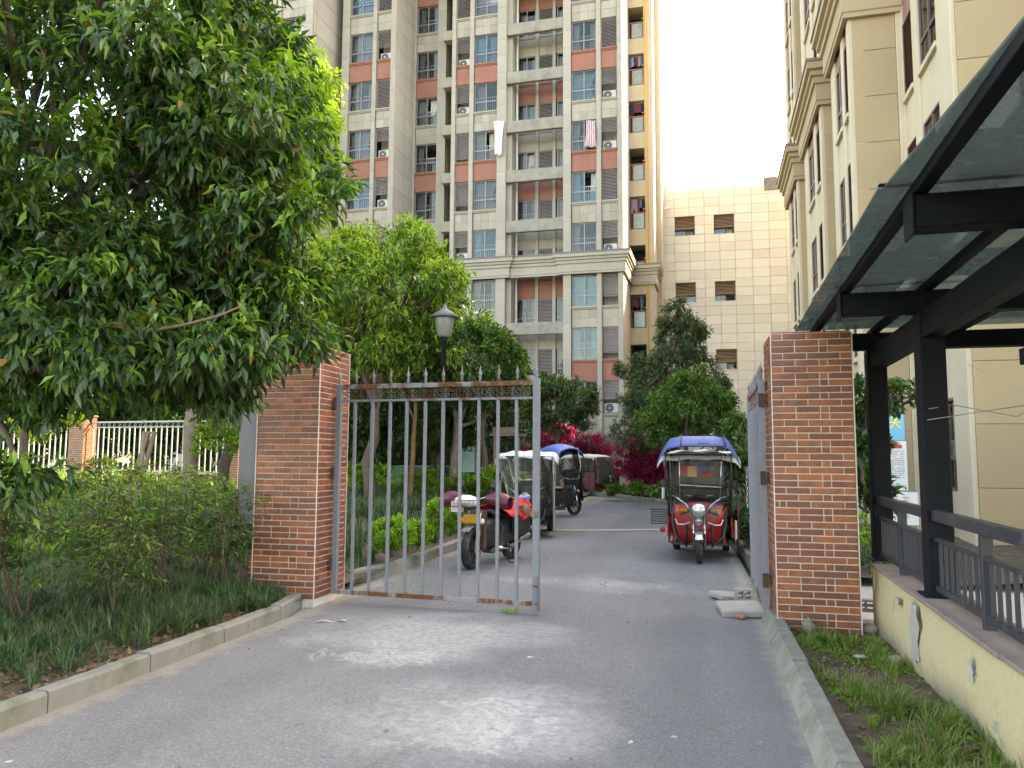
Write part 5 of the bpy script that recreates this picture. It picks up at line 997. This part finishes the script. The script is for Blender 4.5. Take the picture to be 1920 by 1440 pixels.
    if curtain:
        for s, m, y0, y1, z0 in curtain: sheetf(r, 'side_curtain', m, lambda a, b: (s*(.56+.02*math.sin(a*11)+.012*math.sin(b*4+a*6)), y0+a*(y1-y0), z0[0]+b*(z0[1]-z0[0])), 18, 10, .008)
    if rack:
        q = B(); x = -.69
        for z in (.50, .54, .58, .62, .66, .70, .74): q.bar((x-.14, .34, z), (x+.14, .34, z), .012, .022)
        q.bar((x-.14, .34, .48), (x-.14, .34, .76), .014); q.bar((x+.14, .34, .48), (x+.14, .34, .76), .014); q.build('folding_rack', BLKP, r); tb(r, 'rack_arm', BLKP, [(-.52, .34, .55), (-.57, .34, .55)], .014); tb(r, 'rack_arm', BLKP, [(-.52, .34, .70), (-.57, .34, .70)], .014); part(r, 'side_lamp', REDL, B().lathe([(0, -.03), (.05, -.02), (.05, .03), (0, .04)], 10, (-.64, .30, .40), 'y'))
        tb(r, 'arm_rest', BLKP, [(-.52, -.30, 1.0), (-.50, -.55, .96), (-.46, -.72, 1.06)], .026); sheetf(r, 'door_flap', MAROON, lambda a, b: (.62+.02*math.sin(a*8), -.10+a*.55, .16+b*.74), 8, 8, .01); part(r, 'cream_pad', TARP, B().cbox(-.60, -.55, -.48, -.40, .96, 1.26, .02)); part(r, 'cream_pad', TARP, B().cbox(.56, .60, -.14, -.08, .30, .62, .015)); tb(r, 'tow_bar', BLKP, [(.52, .3, .30), (.86, .3, .28)], .016)
    if pic:
        rc = sheetf(r, 'rear_curtain', FILM_D, lambda a, b: ((a-.5)*.98, 1.27, 1.10+b*.52), 4, 3, .004)
        for i, (x0, x1, z0, z1, c) in enumerate(((-.36, -.22, 1.32, 1.52, (.45, .12, .10)), (-.23, -.06, 1.30, 1.50, (.75, .45, .22)), (-.05, .12, 1.36, 1.54, (.20, .20, .5)), (.0, .22, 1.30, 1.40, (.6, .08, .12)))): part(rc, 'print', mk('curtain_print_%d' % i, c, .7), B().box(x0, x1, 1.255, 1.262, z0, z1))
    return r
trike('red passenger tricycle with dark blue front canopy facing the viewer by the right kerb', (.17, 13.58), R(-1.5), REDB, TARP, BLUET, rack=True, pic=True, seed=4)
trike('black tricycle with a white tarpaulin roof and clear film front behind the motorbike', (-3.36, 16.3), R(8), BLKP, TARP, None, FILM, [(1, VINYL, -.78, -.18, (.10, 1.66))], frontfilm=True, seed=8)
trike('distant tricycle with white roof, maroon side curtain and dusty film front, at the bend', (-4.15, 34.2), R(56), DKRED, TARP, None, FILM_D, [(-1, MAROON, -.62, -.02, (.22, 1.0)), (-1, FILM_D, -.62, -.02, (1.0, 1.66)), (1, MAROON, -.9, -.3, (.22, 1.0))], frontfilm=True, seed=2, seatc=SEATM)
# ---------------------------------------------------------------- motorbike behind the gate
def motorbike(label, loc, rz, canopy=None, cargo=True, steer=0):
    r = thing('motorbike', label, 'motorbike', (*loc, 0), rz, 'motorbikes')
    wheel(r, (0, -.68, .295), .295, .12, 'front_wheel', steer); wheel(r, (0, .66, .295), .295, .11, 'rear_wheel')
    fk = GOLD if cargo else CHROME
    for s in (-1, 1):
        f = tb(r, 'fork_leg', fk, [(s*.105, -.72, .24), (s*.105, -.64, .56)], .03); B().tube([(s*.105, -.645, .54), (s*.10, -.56, .84)], .016, 8).build('upper_tube', CHROME, f, smooth=True)
        tb(r, 'rear_shock', CHROME, [(s*.13, .62, .32), (s*.13, .46, .66)], .022); part(r, 'foot_peg', BLKP, B().cbox(min(s*.16, s*.30), max(s*.16, s*.30), .02, .07, .26, .29, .006))
        part(r, 'indicator', AMBER if s < 0 else LENS, B().lathe([(0, -.04), (.035, -.03), (.045, .01), (.02, .05), (0, .055)], 10, (s*.17, -.66, .70), 'y'), smooth=True)
        tb(r, 'crash_bar', BLKP, [(s*.1, -.28, .26), (s*.24, -.22, .34), (s*.24, -.1, .58), (s*.1, -.06, .66)], .014)
    sheetf(r, 'mudguard', mk('grey_mudguard', (.22, .22, .225), .4), lambda a, b: ((b-.5)*.13, -.68-.33*math.cos(.95+a*1.45), .295+.33*math.sin(.95+a*1.45)), 10, 3, .008)
    sheetf(r, 'rear_mudguard', BLKP, lambda a, b: ((b-.5)*.15, .66-.34*math.cos(1.1+a*1.9), .295+.34*math.sin(1.1+a*1.9)), 10, 3, .008)
    hl = part(r, 'headlight', AMBER if cargo else BLKP, B().cbox(-.12, .12, -.74, -.64, .66, .80, .025), smooth=False)
    if cargo: hl.data.materials.clear(); hl.data.materials.append(mk('amber_lamp_panel', (.52, .27, .03), .35, .1, 20))
    def bodyf(a, b):
        t = a*2*math.pi; y = -.46+b*1.0; w_ = .135+.03*math.sin(b*3.1); h0, h1 = .24+.10*abs(b-.45), .62+.12*math.sin(b*2.6); return (w_*math.cos(t)*abs(math.cos(t))**-.35 if abs(math.cos(t)) > .02 else 0, y, (h0+h1)/2+(h1-h0)/2*math.sin(t))
    part(r, 'body', BLKP, B().grid(bodyf, 20, 8), smooth=True)
    part(r, 'leg_shield', mk('brown_panel', (.10, .05, .04), .5) if cargo else BLKP, B().cbox(-.15, .15, -.50, -.45, .26, .86, .03)); part(r, 'engine', mk('engine_alloy', (.12, .12, .12), .45, .2, 12, metal=.6), B().cbox(-.11, .11, -.18, .26, .18, .42, .03).lathe([(.09, -.15), (.11, -.12), (.11, .12), (.09, .15)], 14, (0, .02, .30), 'x'))
    tb(r, 'exhaust', CHROME, [(.12, -.1, .26), (.17, .2, .24), (.19, .5, .30), (.20, .95, .38)], .035); tb(r, 'frame_tube', BLKP, [(0, -.52, .80), (0, -.2, .58), (0, .3, .60), (0, .8, .70)], .03)
    part(r, 'seat', SEATM, B().grid(lambda a, b: ((a-.5)*.30*(1-.25*(1-b)), -.12+b*.85, .74+.07*math.sin(a*math.pi)+.06*b*b), 10, 12), smooth=True, solid=.06)
    tb(r, 'handlebar', CHROME, [(-.36, -.44, 1.02), (-.18, -.52, 1.05), (0, -.56, 1.0), (.18, -.52, 1.05), (.36, -.44, 1.02)], .012); part(r, 'speedometer', BLKP, B().lathe([(0, 0), (.06, .0), (.065, .03), (.04, .06), (0, .062)], 14, (0, -.57, .98)), smooth=True)
    for s in (-1, 1):
        tb(r, 'mirror_arm', BLKP, [(s*.26, -.50, 1.05), (s*.31, -.48, 1.16), (s*.30, -.46, 1.20)], .006); part(r, 'mirror', BLKP, B().lathe([(0, -.012), (.07, -.01), (.075, .01), (.05, .03), (0, .035)], 16, (s*.31 if s < 0 else .27, -.46, 1.22), 'y'), smooth=True)
        if cargo: part(r, 'hand_muff', MUFF, B().grid(lambda a, b: (s*(.20+.38*b), -.56+.115*math.cos(a*6.283)*(.55+.6*math.sin(b*2.6)), 1.03-.06*b*b+.105*math.sin(a*6.283)*(.5+.65*math.sin(b*2.5))), 16, 8), smooth=True); 
        else: tb(r, 'grip', RUB, [(s*.26, -.48, 1.05), (s*.38, -.43, 1.02)], .018)
    tb(r, 'side_stand', BLKP, [(.10, .22, .22), (.22, .16, .02), (.30, .18, .012)], .012)
    if cargo:
        q = B()
        for z, k in ((.84, .9), (.93, .95), (1.02, 1.0)): q.tube([(-.20*k, -.98, z), (.20*k, -.98, z), (.20*k, -.70, z), (-.20*k, -.70, z), (-.20*k, -.98, z)], .006, 5)
        for i in range(7): x = -.20+i*.066; q.tube([(x*.88, -.97, .83), (x, -.985, 1.02)], .003, 4); q.tube([(x*.88, -.97, .83), (x*.88, -.71, .83)], .003, 4)
        q.build('basket', mk('basket_wire', (.05, .035, .03), .6), r)
        for s in (-1, 1): tb(r, 'rack_rail', BLKP, [(s*.24, .28, .74), (s*.25, .45, .86), (s*.26, .8, .84), (s*.26, 1.12, .82)], .012)
        q = B()
        for i in range(6): q.bar((-.26, .55+i*.1, .82), (.26, .55+i*.1, .82), .014)
        q.build('cargo_rack', BLKP, r); part(r, 'pannier', BLKP, B().cbox(.16, .30, .30, .78, .42, .72, .03)); part(r, 'pannier', BLKP, B().cbox(-.30, -.16, .30, .78, .42, .72, .03))
    if canopy:
        sheetf(r, 'canopy', canopy, lambda a, b: ((a-.5)*.86, -.62+b*1.15+.10*(a-.5)**2, 1.86+.16*math.sin(b*math.pi)**.7-.55*(a-.5)**2+(-.10 if b < .05 or b > .95 else 0)), 14, 14, .008)
        for s in (-1, 1): tb(r, 'canopy_post', WHITE if s < 0 else BLKP, [(s*.26, -.52, 1.0), (s*.38, -.5, 1.4), (s*.34, -.40, 1.92)], .011)
        sheetf(r, 'wind_cover', SEATM, lambda a, b: ((a-.5)*(.62+.1*b), -.60-.16*math.sin(a*math.pi)-.10*(1-b), .42+b*.86), 10, 8, .015); sheetf(r, 'windscreen', FILM, lambda a, b: ((a-.5)*.66, -.62-.10*math.sin(a*math.pi)+.18*b, 1.28+b*.60), 8, 6, .004)
        part(r, 'tail_lamp', REDL, B().cbox(-.09, .09, .98, 1.04, .68, .76, .02)); part(r, 'top_box', BLKP, B().cbox(-.17, .17, .74, 1.06, .80, 1.04, .04))
    return r
mbk = motorbike('black motorbike with gold forks, basket and maroon hand muffs behind the gate bars', (-2.99, 11.75), R(-13), None, True, R(9))
motorbike('black scooter with a bright blue rain canopy behind the white roofed tricycle', (-3.55, 21.5), R(150), BLUET2, False)
# things carried on the motorbike
MM = Matrix.Translation((-2.99, 11.75, 0)) @ Matrix.Rotation(R(-13), 4, 'Z')
def onbike(name, label, cat, q, mat, **k):
    o = q.build(name, mat, None, **k); o.matrix_world = MM; return tag(o, label, cat, kind='thing')
onbike('red_cloth', 'bright red cloth draped over the motorbike seat and rack', 'cloth', B().grid(lambda a, b: ((a-.5)*.62+.02*math.sin(b*13), -.02+b*1.12, .94-.9*(a-.5)**2+.035*math.sin(a*14+b*6)+.03*math.sin(b*17+a*3)-.10*max(0, b-.8)*5*abs(a-.5)), 22, 26), REDC, smooth=True, solid=.012)
def blob(c, r, seed, n=14, m=10, amp=.12):
    rr = random.Random(seed); ph = [rr.uniform(0, 6) for _ in range(4)]
    return lambda a, b: (c[0]+r[0]*math.sin(b*math.pi)*math.cos(a*6.2832)*(1+amp*math.sin(3*a*6.283+ph[0]+b*5)), c[1]+r[1]*math.sin(b*math.pi)*math.sin(a*6.2832)*(1+amp*math.sin(4*a*6.283+ph[1])), c[2]-r[2]*math.cos(b*math.pi)*(1+amp*math.sin(2*a*6.283+ph[2])))
onbike('white_bag', 'crumpled white bag stuffed in the motorbike basket', 'bag', B().grid(blob((.03, -.84, 1.0), (.19, .13, .075), 3, amp=.22), 26, 16), mk('white_plastic_bag', (.66, .66, .64), .5, .05, 8), smooth=True)
onbike('carton', 'pale pink carton in the left of the motorbike basket', 'box', B().cbox(-.18, -.03, -.975, -.86, .84, 1.0, .006), mk('pink_carton', (.58, .42, .40), .7, .1, 14))
onbike('blue_packet', 'blue and white printed packet on the red cloth', 'packet', B().cbox(-.04, .16, .84, 1.04, .955, 1.0, .015), PATB if 'PATB' in globals() else mk('blue_packet', (.10, .22, .55), .4, .5, 26))
onbike('brown_bundle', 'brown furry bundle tied at the side of the motorbike rack', 'bundle', B().grid(blob((.27, .62, .80), (.08, .12, .09), 6, amp=.2), 16, 10), mk('brown_fur', (.22, .14, .09), .95, .3, 40, bump=.8, bscale=60), smooth=True)
# ---------------------------------------------------------------- lamp post, boards, bins, fence, small things
c = SP(828, 960, 14.8); lx, ly, lz = c.x, c.y, float(mound(c.x, c.y)); top = SP(829, 565, 14.8).z
lp = thing('lamp_post', 'black garden lamp post with a conical white shade behind the gate', 'lamp post', (lx, ly, lz-.05)); Hh = top-lz+.05
part(lp, 'post', BLACKM, B().lathe([(.10, 0), (.10, .10), (.06, .16), (.052, .5), (.045, Hh-.75), (.07, Hh-.72), (.07, Hh-.66), (.05, Hh-.64)], 14), smooth=True); part(lp, 'base_plate', CONC, B().cbox(-.18, .18, -.18, .18, -.05, .02, .02))
part(lp, 'lantern', mk('milky_lantern', (.19, .195, .17), .3, .06, 6), B().lathe([(.10, Hh-.64), (.13, Hh-.60), (.20, Hh-.27), (.195, Hh-.25)], 20), smooth=True); sd_ = part(lp, 'shade', mk('grey_shade', (.10, .112, .115), .4, .08, 4), B().lathe([(.285, Hh-.255), (.30, Hh-.24), (.15, Hh-.13), (.06, Hh-.08), (.04, Hh-.03), (.005, Hh+.03)], 24), smooth=True)
WOOD = mk('weathered_wood', (.20, .145, .095), .85, .25, 7, bump=.4, bscale=30); TEAL = mk('teal_notice', (.32, .52, .50), .6, .08, 5)
def notice(label, px, py, D, sign=True):
    c = SP(px, py, D); r = thing('notice_board', label, 'notice board', (c.x, c.y, c.z-1.55), R(6), 'wooden notice boards')
    for x in (-.38, .38): part(r, 'post', WOOD, B().cbox(x-.045, x+.045, -.04, .04, 0, 2.1, .006))
    part(r, 'top_beam', WOOD, B().cbox(-.55, .62, -.06, .06, 2.1, 2.17, .006)); part(r, 'gable', WOOD, B().cbox(-.45, .35, -.05, .05, 2.172, 2.38, .006))
    if sign:
        s = part(r, 'sign', TEAL, B().cbox(-.33, .33, -.03, -.01, .95, 1.72, .004)); dk = mk('teal_print', (.05, .16, .18), .7); part(s, 'heading', dk, B().box(-.20, -.04, -.034, -.03, 1.57, 1.64).box(-.01, .1, -.034, -.03, 1.57, 1.64).box(.13, .27, -.034, -.03, 1.57, 1.64))['kind'] = 'stuff'
        q = B(); rr = random.Random(5)
        for i in range(9):
            x = -.27
            while x < .24: w_ = rr.uniform(.03, .09); q.box(x, x+w_, -.033, -.03, 1.02+i*.055, 1.04+i*.055); x += w_+.03
        part(s, 'text_lines', mk('teal_text', (.14, .32, .36), .7), q)['kind'] = 'stuff'
    return r
notice('wooden notice board with a pale teal sign seen through the gate bars', 870, 848, 23.5); notice('empty wooden notice frame right of the teal sign', 950, 850, 24.5, False)
def bin_(label, px, D, mat, w=.62):
    c = SP(px, 905, D); r = thing('wheelie_bin', label, 'bin', (c.x, c.y, .25), R(rk.uniform(-8, 8)), 'wheelie bins')
    part(r, 'tub', mat, B().add([(-w*.42, -.28, .06), (w*.42, -.28, .06), (w*.42, .28, .06), (-w*.42, .28, .06), (-w/2, -.36, 1.0), (w/2, -.36, 1.0), (w/2, .36, 1.0), (-w/2, .36, 1.0)], [(0, 3, 2, 1), (0, 1, 5, 4), (1, 2, 6, 5), (2, 3, 7, 6), (3, 0, 4, 7), (4, 5, 6, 7)]), bevel=.02)
    part(r, 'lid', mat, B().cbox(-w/2-.02, w/2+.02, -.38, .40, 1.003, 1.07, .02)); part(r, 'rim', mat, B().cbox(-w/2-.015, w/2+.015, -.385, -.36, .93, .995, .008))
    for s in (-1, 1): part(r, 'wheel', RUB, B().lathe([(.1, -.03), (.1, .03)], 12, (s*w*.4, .33, .1), 'x'))
GRB = mk('green_bin', (.012, .10, .05), .45, .12, 4); NVB = mk('navy_bin', (.012, .022, .06), .45, .12, 4)
for i, (px, m) in enumerate(((755, GRB), (787, GRB), (818, GRB), (850, GRB), (905, NVB), (935, NVB))): bin_(['green wheelie bin furthest left in the row', 'green wheelie bin between the two trunks', 'green wheelie bin just behind the lamp post', 'green wheelie bin under the teal notice', 'navy wheelie bin right of the teal notice', 'navy wheelie bin beside the white tricycle roof'][i], px, 26.5+.2*i, m, .62 if i < 4 else .8)
# dark lean-to behind the bins
c = SP(800, 830, 31); sh = thing('lean_to_shed', 'dark open shed behind the row of bins', 'shed', (c.x, c.y, 0)); DKW = mk('shed_brown', (.06, .045, .035), .8, .2, 3)
part(sh, 'back_wall', DKW, B().box(-2.6, 3.6, 1.0, 1.15, 0, 2.6)); part(sh, 'roof', mk('shed_roof', (.10, .09, .08), .7), B().cbox(-2.8, 3.8, -.6, 1.3, 2.62, 2.72, .01))
for x in (-2.5, -.5, 1.5, 3.4): part(sh, 'post', DKW, B().cbox(x-.06, x+.06, -.5, -.38, 0, 2.62, .008))
# brick piers and white steel fence on the left
BR = tilemat('fence_brick', (.16, .065, .042), (.27, .115, .07)); FW = mk('white_fence_paint', (.36, .38, .38), .5, .06, 4, dirt=((.36, .33, .28), 6, .25))
def pier_(label, px, py_top, D, w=.5, h=2.0):
    c = SP(px, py_top, D); r = thing('fence_pier', label, 'pier', (c.x-w/2, c.y-w/2, c.z-h), 0, 'brick fence piers'); part(r, 'core', GROUT, B().box(.01, w-.01, .01, w-.01, -.6, h))
    me = B().cbox(0, .19, -.012, .01, 0, .056, .004).mesh('brick'); me.materials.append(BR); n = int(h/.065)
    for i in range(n):
        x = 0 if i % 2 else -.0
        ws = [(0, .19), (.2, .19), (.4, w-.4)] if i % 2 else [(0, .095), (.105, .19), (.305, w-.305)]
        for x0, w_ in ws:
            if w_ > .02: put('brick', me, None, r, (x0, .01, h-(i+1)*.065), None, (w_/.19, 1, 1)); put('brick', me, None, r, (w-.01, x0, h-(i+1)*.065), (0, 0, R(90)), (w_/.19, 1, 1))
    part(r, 'cap', BR, B().cbox(-.04, w+.04, -.04, w+.04, h-.16, h-.08, .01).cbox(-.02, w+.02, -.02, w+.02, h, h+.04, .01) if False else B().cbox(-.03, w+.03, -.03, w+.03, h+.002, h+.05, .01)); return c
c1 = pier_('brick fence pier in the middle of the white fence, in sunlight', 157, 782, 23.5, .52, 2.0); c2 = pier_('brick fence pier partly hidden by the light grey board', 446, 742, 21.5, .45, 2.5); c0 = pier_('brick fence pier out at the far left', -190, 790, 25.5, .52, 2.0)
def fence(label, a, b, zt, h=1.5):
    a, b = Vector((a[0], a[1])), Vector((b[0], b[1])); L = (b-a).length; r = thing('steel_fence', label, 'fence', (a.x, a.y, zt-h), math.atan2(b.y-a.y, b.x-a.x), 'white steel fence panels')
    part(r, 'top_rail', FW, B().cbox(0, L, -.02, .02, h-.05, h, .004)); part(r, 'second_rail', FW, B().cbox(0, L, -.015, .015, h-.20, h-.165, .004)); part(r, 'bottom_rail', FW, B().cbox(0, L, -.02, .02, .05, .10, .004)); part(r, 'plinth', BR, B().cbox(0, L, -.11, .11, -.75, .02, .01))
    n = int(L/.2); me = B().cbox(-.017, .017, -.013, .013, .10, h-.20, .003).mesh('bar'); me.materials.append(FW)
    for i in range(n): put('bar', me, None, r, ((i+.5)*L/n, 0, 0))
    q = B()
    for i in range(n): x = (i+.5)*L/n; q.tube([(x+.045*math.cos(t*.9), 0, h-.11+.045*math.sin(t*.9)) for t in range(8)], .006, 4)
    q.build('ring_frieze', FW, r)['kind'] = 'stuff'
fence('white steel bar fence between the sunlit pier and the grey board', (c1.x+.3, c1.y), (c2.x-.2, c2.y+.1), c1.z-.14, 1.55); fence('white steel bar fence left of the sunlit pier', (c0.x+.3, c0.y), (c1.x-.3, c1.y), c1.z-.12, 1.55)
# grey board behind the left gate pillar, with its dark post
c = SP(466, 1000, 10.2); gb = thing('grey_board', 'tall light grey board on a dark post left of the gate pillar', 'board', (c.x, c.y, .2), R(25)); part(gb, 'panel', mk('pale_grey_panel', (.20, .215, .225), .5, .08, 3), B().cbox(-.16, .08, -.02, .02, .55, 2.45, .006)); part(gb, 'post', BLACKM, B().cbox(.082, .19, -.05, .05, 0, 2.5, .006)); part(gb, 'white_edge', WHITE, B().cbox(.192, .225, -.03, .03, .1, 2.45, .004))
lw = thing('brick_wall_stub', 'short low brick wall joining the left gate pillar', 'low wall', (-5.12, 8.35, .05)); part(lw, 'core', GROUT, B().box(.01, .36, .01, .22, -.2, .80))
for i in range(12):
    for x0, w_ in (((0, .12), (.13, .22)) if i % 2 else ((0, .22), (.23, .12))): put('brick', tile_me(w_, .057), None, lw, (x0, .012, .74-i*.065))
# trunks behind the left pillar: pale tree with stakes
def trunk_tree(label, px, D, r0, seed, bark=BARK_P, zt=5.2, nl=12):
    c = SP(px, 860, D); b = (c.x, c.y, float(mound(c.x, c.y))); t = Vector((c.x+.1, c.y, zt)); return tree('street_tree', label, b, t, [(t+Vector((0, 0, .5)), (1.7, 1.7, 1.3)), (t+Vector((.9, .1, .1)), (1.0, 1, .8)), (t+Vector((-1, 0, .2)), (1.0, 1, .9))], 1300, 10, .14, .05, [LF_DK, LF_MD, LF_LT], [.4, .4, .2], seed, r0=r0, bark=bark, nl=nl, wob=.02, group='trees along the fence')
trunk_tree('tree with a thick pale trunk in front of the white fence', 357, 15.5, .16, 301); trunk_tree('tree with a brown trunk at the left edge before the fence', 42, 14, .09, 302, BARK, 4.4)
c = SP(258, 850, 15); st = thing('tree_stakes', 'wooden stakes propping a tree before the white fence', 'stakes', (c.x, c.y, .6)); 
for x0, x1 in ((-.3, .16), (-.02, .28), (.12, .05)): part(st, 'stake', WOOD if x0 < .1 else BARK_P, B().tube([(x0, -.1, -.3), (x1, .1, 1.5)], .045, 8))
# thin trunks seen between the gate bars
for i, (px, D, r0, bk, lab) in enumerate(((767, 17.5, .07, mk('orange_bark', (.20, .11, .055), .9, .3, 8), 'slim orange brown trunk between the gate bars'), (845, 19.5, .13, BARK_P, 'pale fluted trunk left of the teal notice board'))):
    c = SP(px, 900, D); b = (c.x, c.y, float(mound(c.x, c.y))); t = Vector((c.x+.15, c.y+.1, 3.6)); tree('street_tree', lab, b, t, [(t+Vector((0, 0, .5)), (1.3, 1.2, .8)), (t+Vector((.7, 0, .0)), (.8, .8, .6))], 1200, 10, .14, .05, [LF_DK, LF_MD], [.6, .4], 310+i, r0=r0, bark=bk, nl=12, wob=.03, group='trees behind the gate')
# white tub, hollow blocks, slab, stones
c = G(1228, 925, .1); tb_ = thing('planter_tub', 'white square tub among the plants at the bend', 'tub', (c.x, c.y, .1)); part(tb_, 'tub', WHITE, B().cbox(-.17, .17, -.17, .17, 0, .36, .02)); part(tb_, 'rim', WHITE, B().cbox(-.19, .19, -.19, .19, .361, .40, .01))
LC = mk('light_concrete', (.29, .28, .255), .9, .12, 6, bump=.3, bscale=40)
def hollow(label, loc, rz):
    r = thing('hollow_block', label, 'concrete block', loc, rz, 'hollow blocks'); q = B(); w, h, d = .19, .12, .10
    q.box(0, w, 0, d, 0, .02).box(0, w, 0, d, h-.02, h).box(0, .025, 0, d, .02, h-.02).box(w/2-.012, w/2+.012, 0, d, .02, h-.02).box(w-.025, w, 0, d, .02, h-.02).box(.025, w-.025, .0, d, h/2-.008, h/2+.008); part(r, 'body', LC, q)
hollow('hollow concrete block lying by the open gate leaf', (.50, 9.25, .05), R(10)); hollow('hollow concrete block behind the right gate pillar', (1.62, 8.5, .12), R(-8))
def slab(name, label, loc, rz, dims, mat=LC, tilt=(0, 0)):
    q = B().cbox(-dims[0]/2, dims[0]/2, -dims[1]/2, dims[1]/2, 0, dims[2], .012); o = q.build(name, mat, None, loc=loc, rot=(tilt[0], tilt[1], rz)); return tag(o, label, 'slab', kind='thing')
slab('concrete_slab', 'flat concrete slab under the foot of the open gate leaf', (.52, 8.75, .012), R(6), (.46, .55, .07), tilt=(.02, -.03)); slab('concrete_slab', 'broken concrete slab behind the hollow block', (.42, 9.55, .01), R(30), (.35, .3, .06), tilt=(.05, .1)); slab('concrete_slab', 'concrete slab on the ground behind the right gate pillar', (1.72, 8.2, .01), R(4), (.3, .5, .05))
def stone(label, loc, s, seed, mat=LC):
    o = B().grid(blob((0, 0, 0), s, seed, amp=.2), 10, 7).build('stone', mat, None, loc=loc); return tag(o, label, 'stone', 'loose stones', 'thing')
STN = mk('grey_stone', (.22, .2, .17), .9, .25, 12, bump=.6, bscale=30)
stone('grey stone at the foot of the right gate pillar', (1.06, 7.74, .10), (.055, .05, .075), 1, STN); stone('pale broken stone in the weeds by the yellow wall', (1.56, 6.75, .08), (.06, .04, .03), 2, LC); stone('pale flat stone in the middle of the weeds', (1.32, 6.8, .075), (.05, .035, .015), 3, LC); stone('small rubble piece by the gate slab', (.50, 8.42, .03), (.06, .04, .03), 4, mk('brick_rubble', (.28, .14, .10), .9, .2, 10)); stone('grey rubble beside the end of the yellow wall', (1.62, 7.95, .06), (.09, .07, .05), 6, STN)
tag(B().grid(lambda a, b: (-3.62+a*.28, 7.16+.10*math.sin(a*2)+b*.04, .012+.012*math.sin(a*9)), 10, 2).build('paper_scrap', mk('dirty_paper', (.45, .36, .32), .8, .3, 20), solid=.004), 'crumpled paper scrap on the asphalt by the left kerb', 'litter', kind='thing')
tag(B().tube([(-.32, 6.0, .012), (-.22, 5.86, .014), (-.16, 5.78, .012)], .012, 6).build('chalk_mark', mk('white_chalk', (.6, .6, .58), .9)), 'short white stick lying in the middle of the drive', 'litter', kind='thing') if False else None
# chain hung on the open gate leaf
ch = thing('lock_chain', 'thin steel chain hanging from the open gate leaf', 'chain', (.715, 10.2, 0)); 
for i in range(14): part(ch, 'link', CHROME, B().tube([(.014*math.cos(t*.785), 0, .024*math.sin(t*.785)) for t in range(9)], .004, 5), loc=(.004*math.sin(i), 0, 1.52-i*.036), rot=(0, 0, R(90*(i % 2))))
# parked car glimpsed between trunk and gate pillar
c = G(660, 905, .3); CARB = mk('pale_blue_car_paint', (.40, .56, .60), .25, .04, 3, coat=.5); car = thing('parked_car', 'pale blue car glimpsed between the trunk and the left gate pillar', 'car', (-17, 31.5, .25), R(80)); 
prof = [(-2.1, .35), (-2.15, .7), (-1.9, .88), (-1.15, .98), (-.55, 1.42), (.75, 1.46), (1.45, 1.02), (2.05, .92), (2.15, .6), (2.1, .35)]
part(car, 'body', CARB, B().prism(prof, -.82, .82, 'x'), bevel=.06)
for s in (-1, 1): part(car, 'side_window', mk('car_glass', (.03, .04, .045), .08), B().prism([(-1.0, .98), (-.52, 1.36), (.70, 1.40), (1.25, 1.02)], s*.822, s*.828, 'x'))
for y in (-1.35, 1.35):
    for s in (-1, 1): w_ = wheel(car, (s*.74, y, .31), .31, .2)
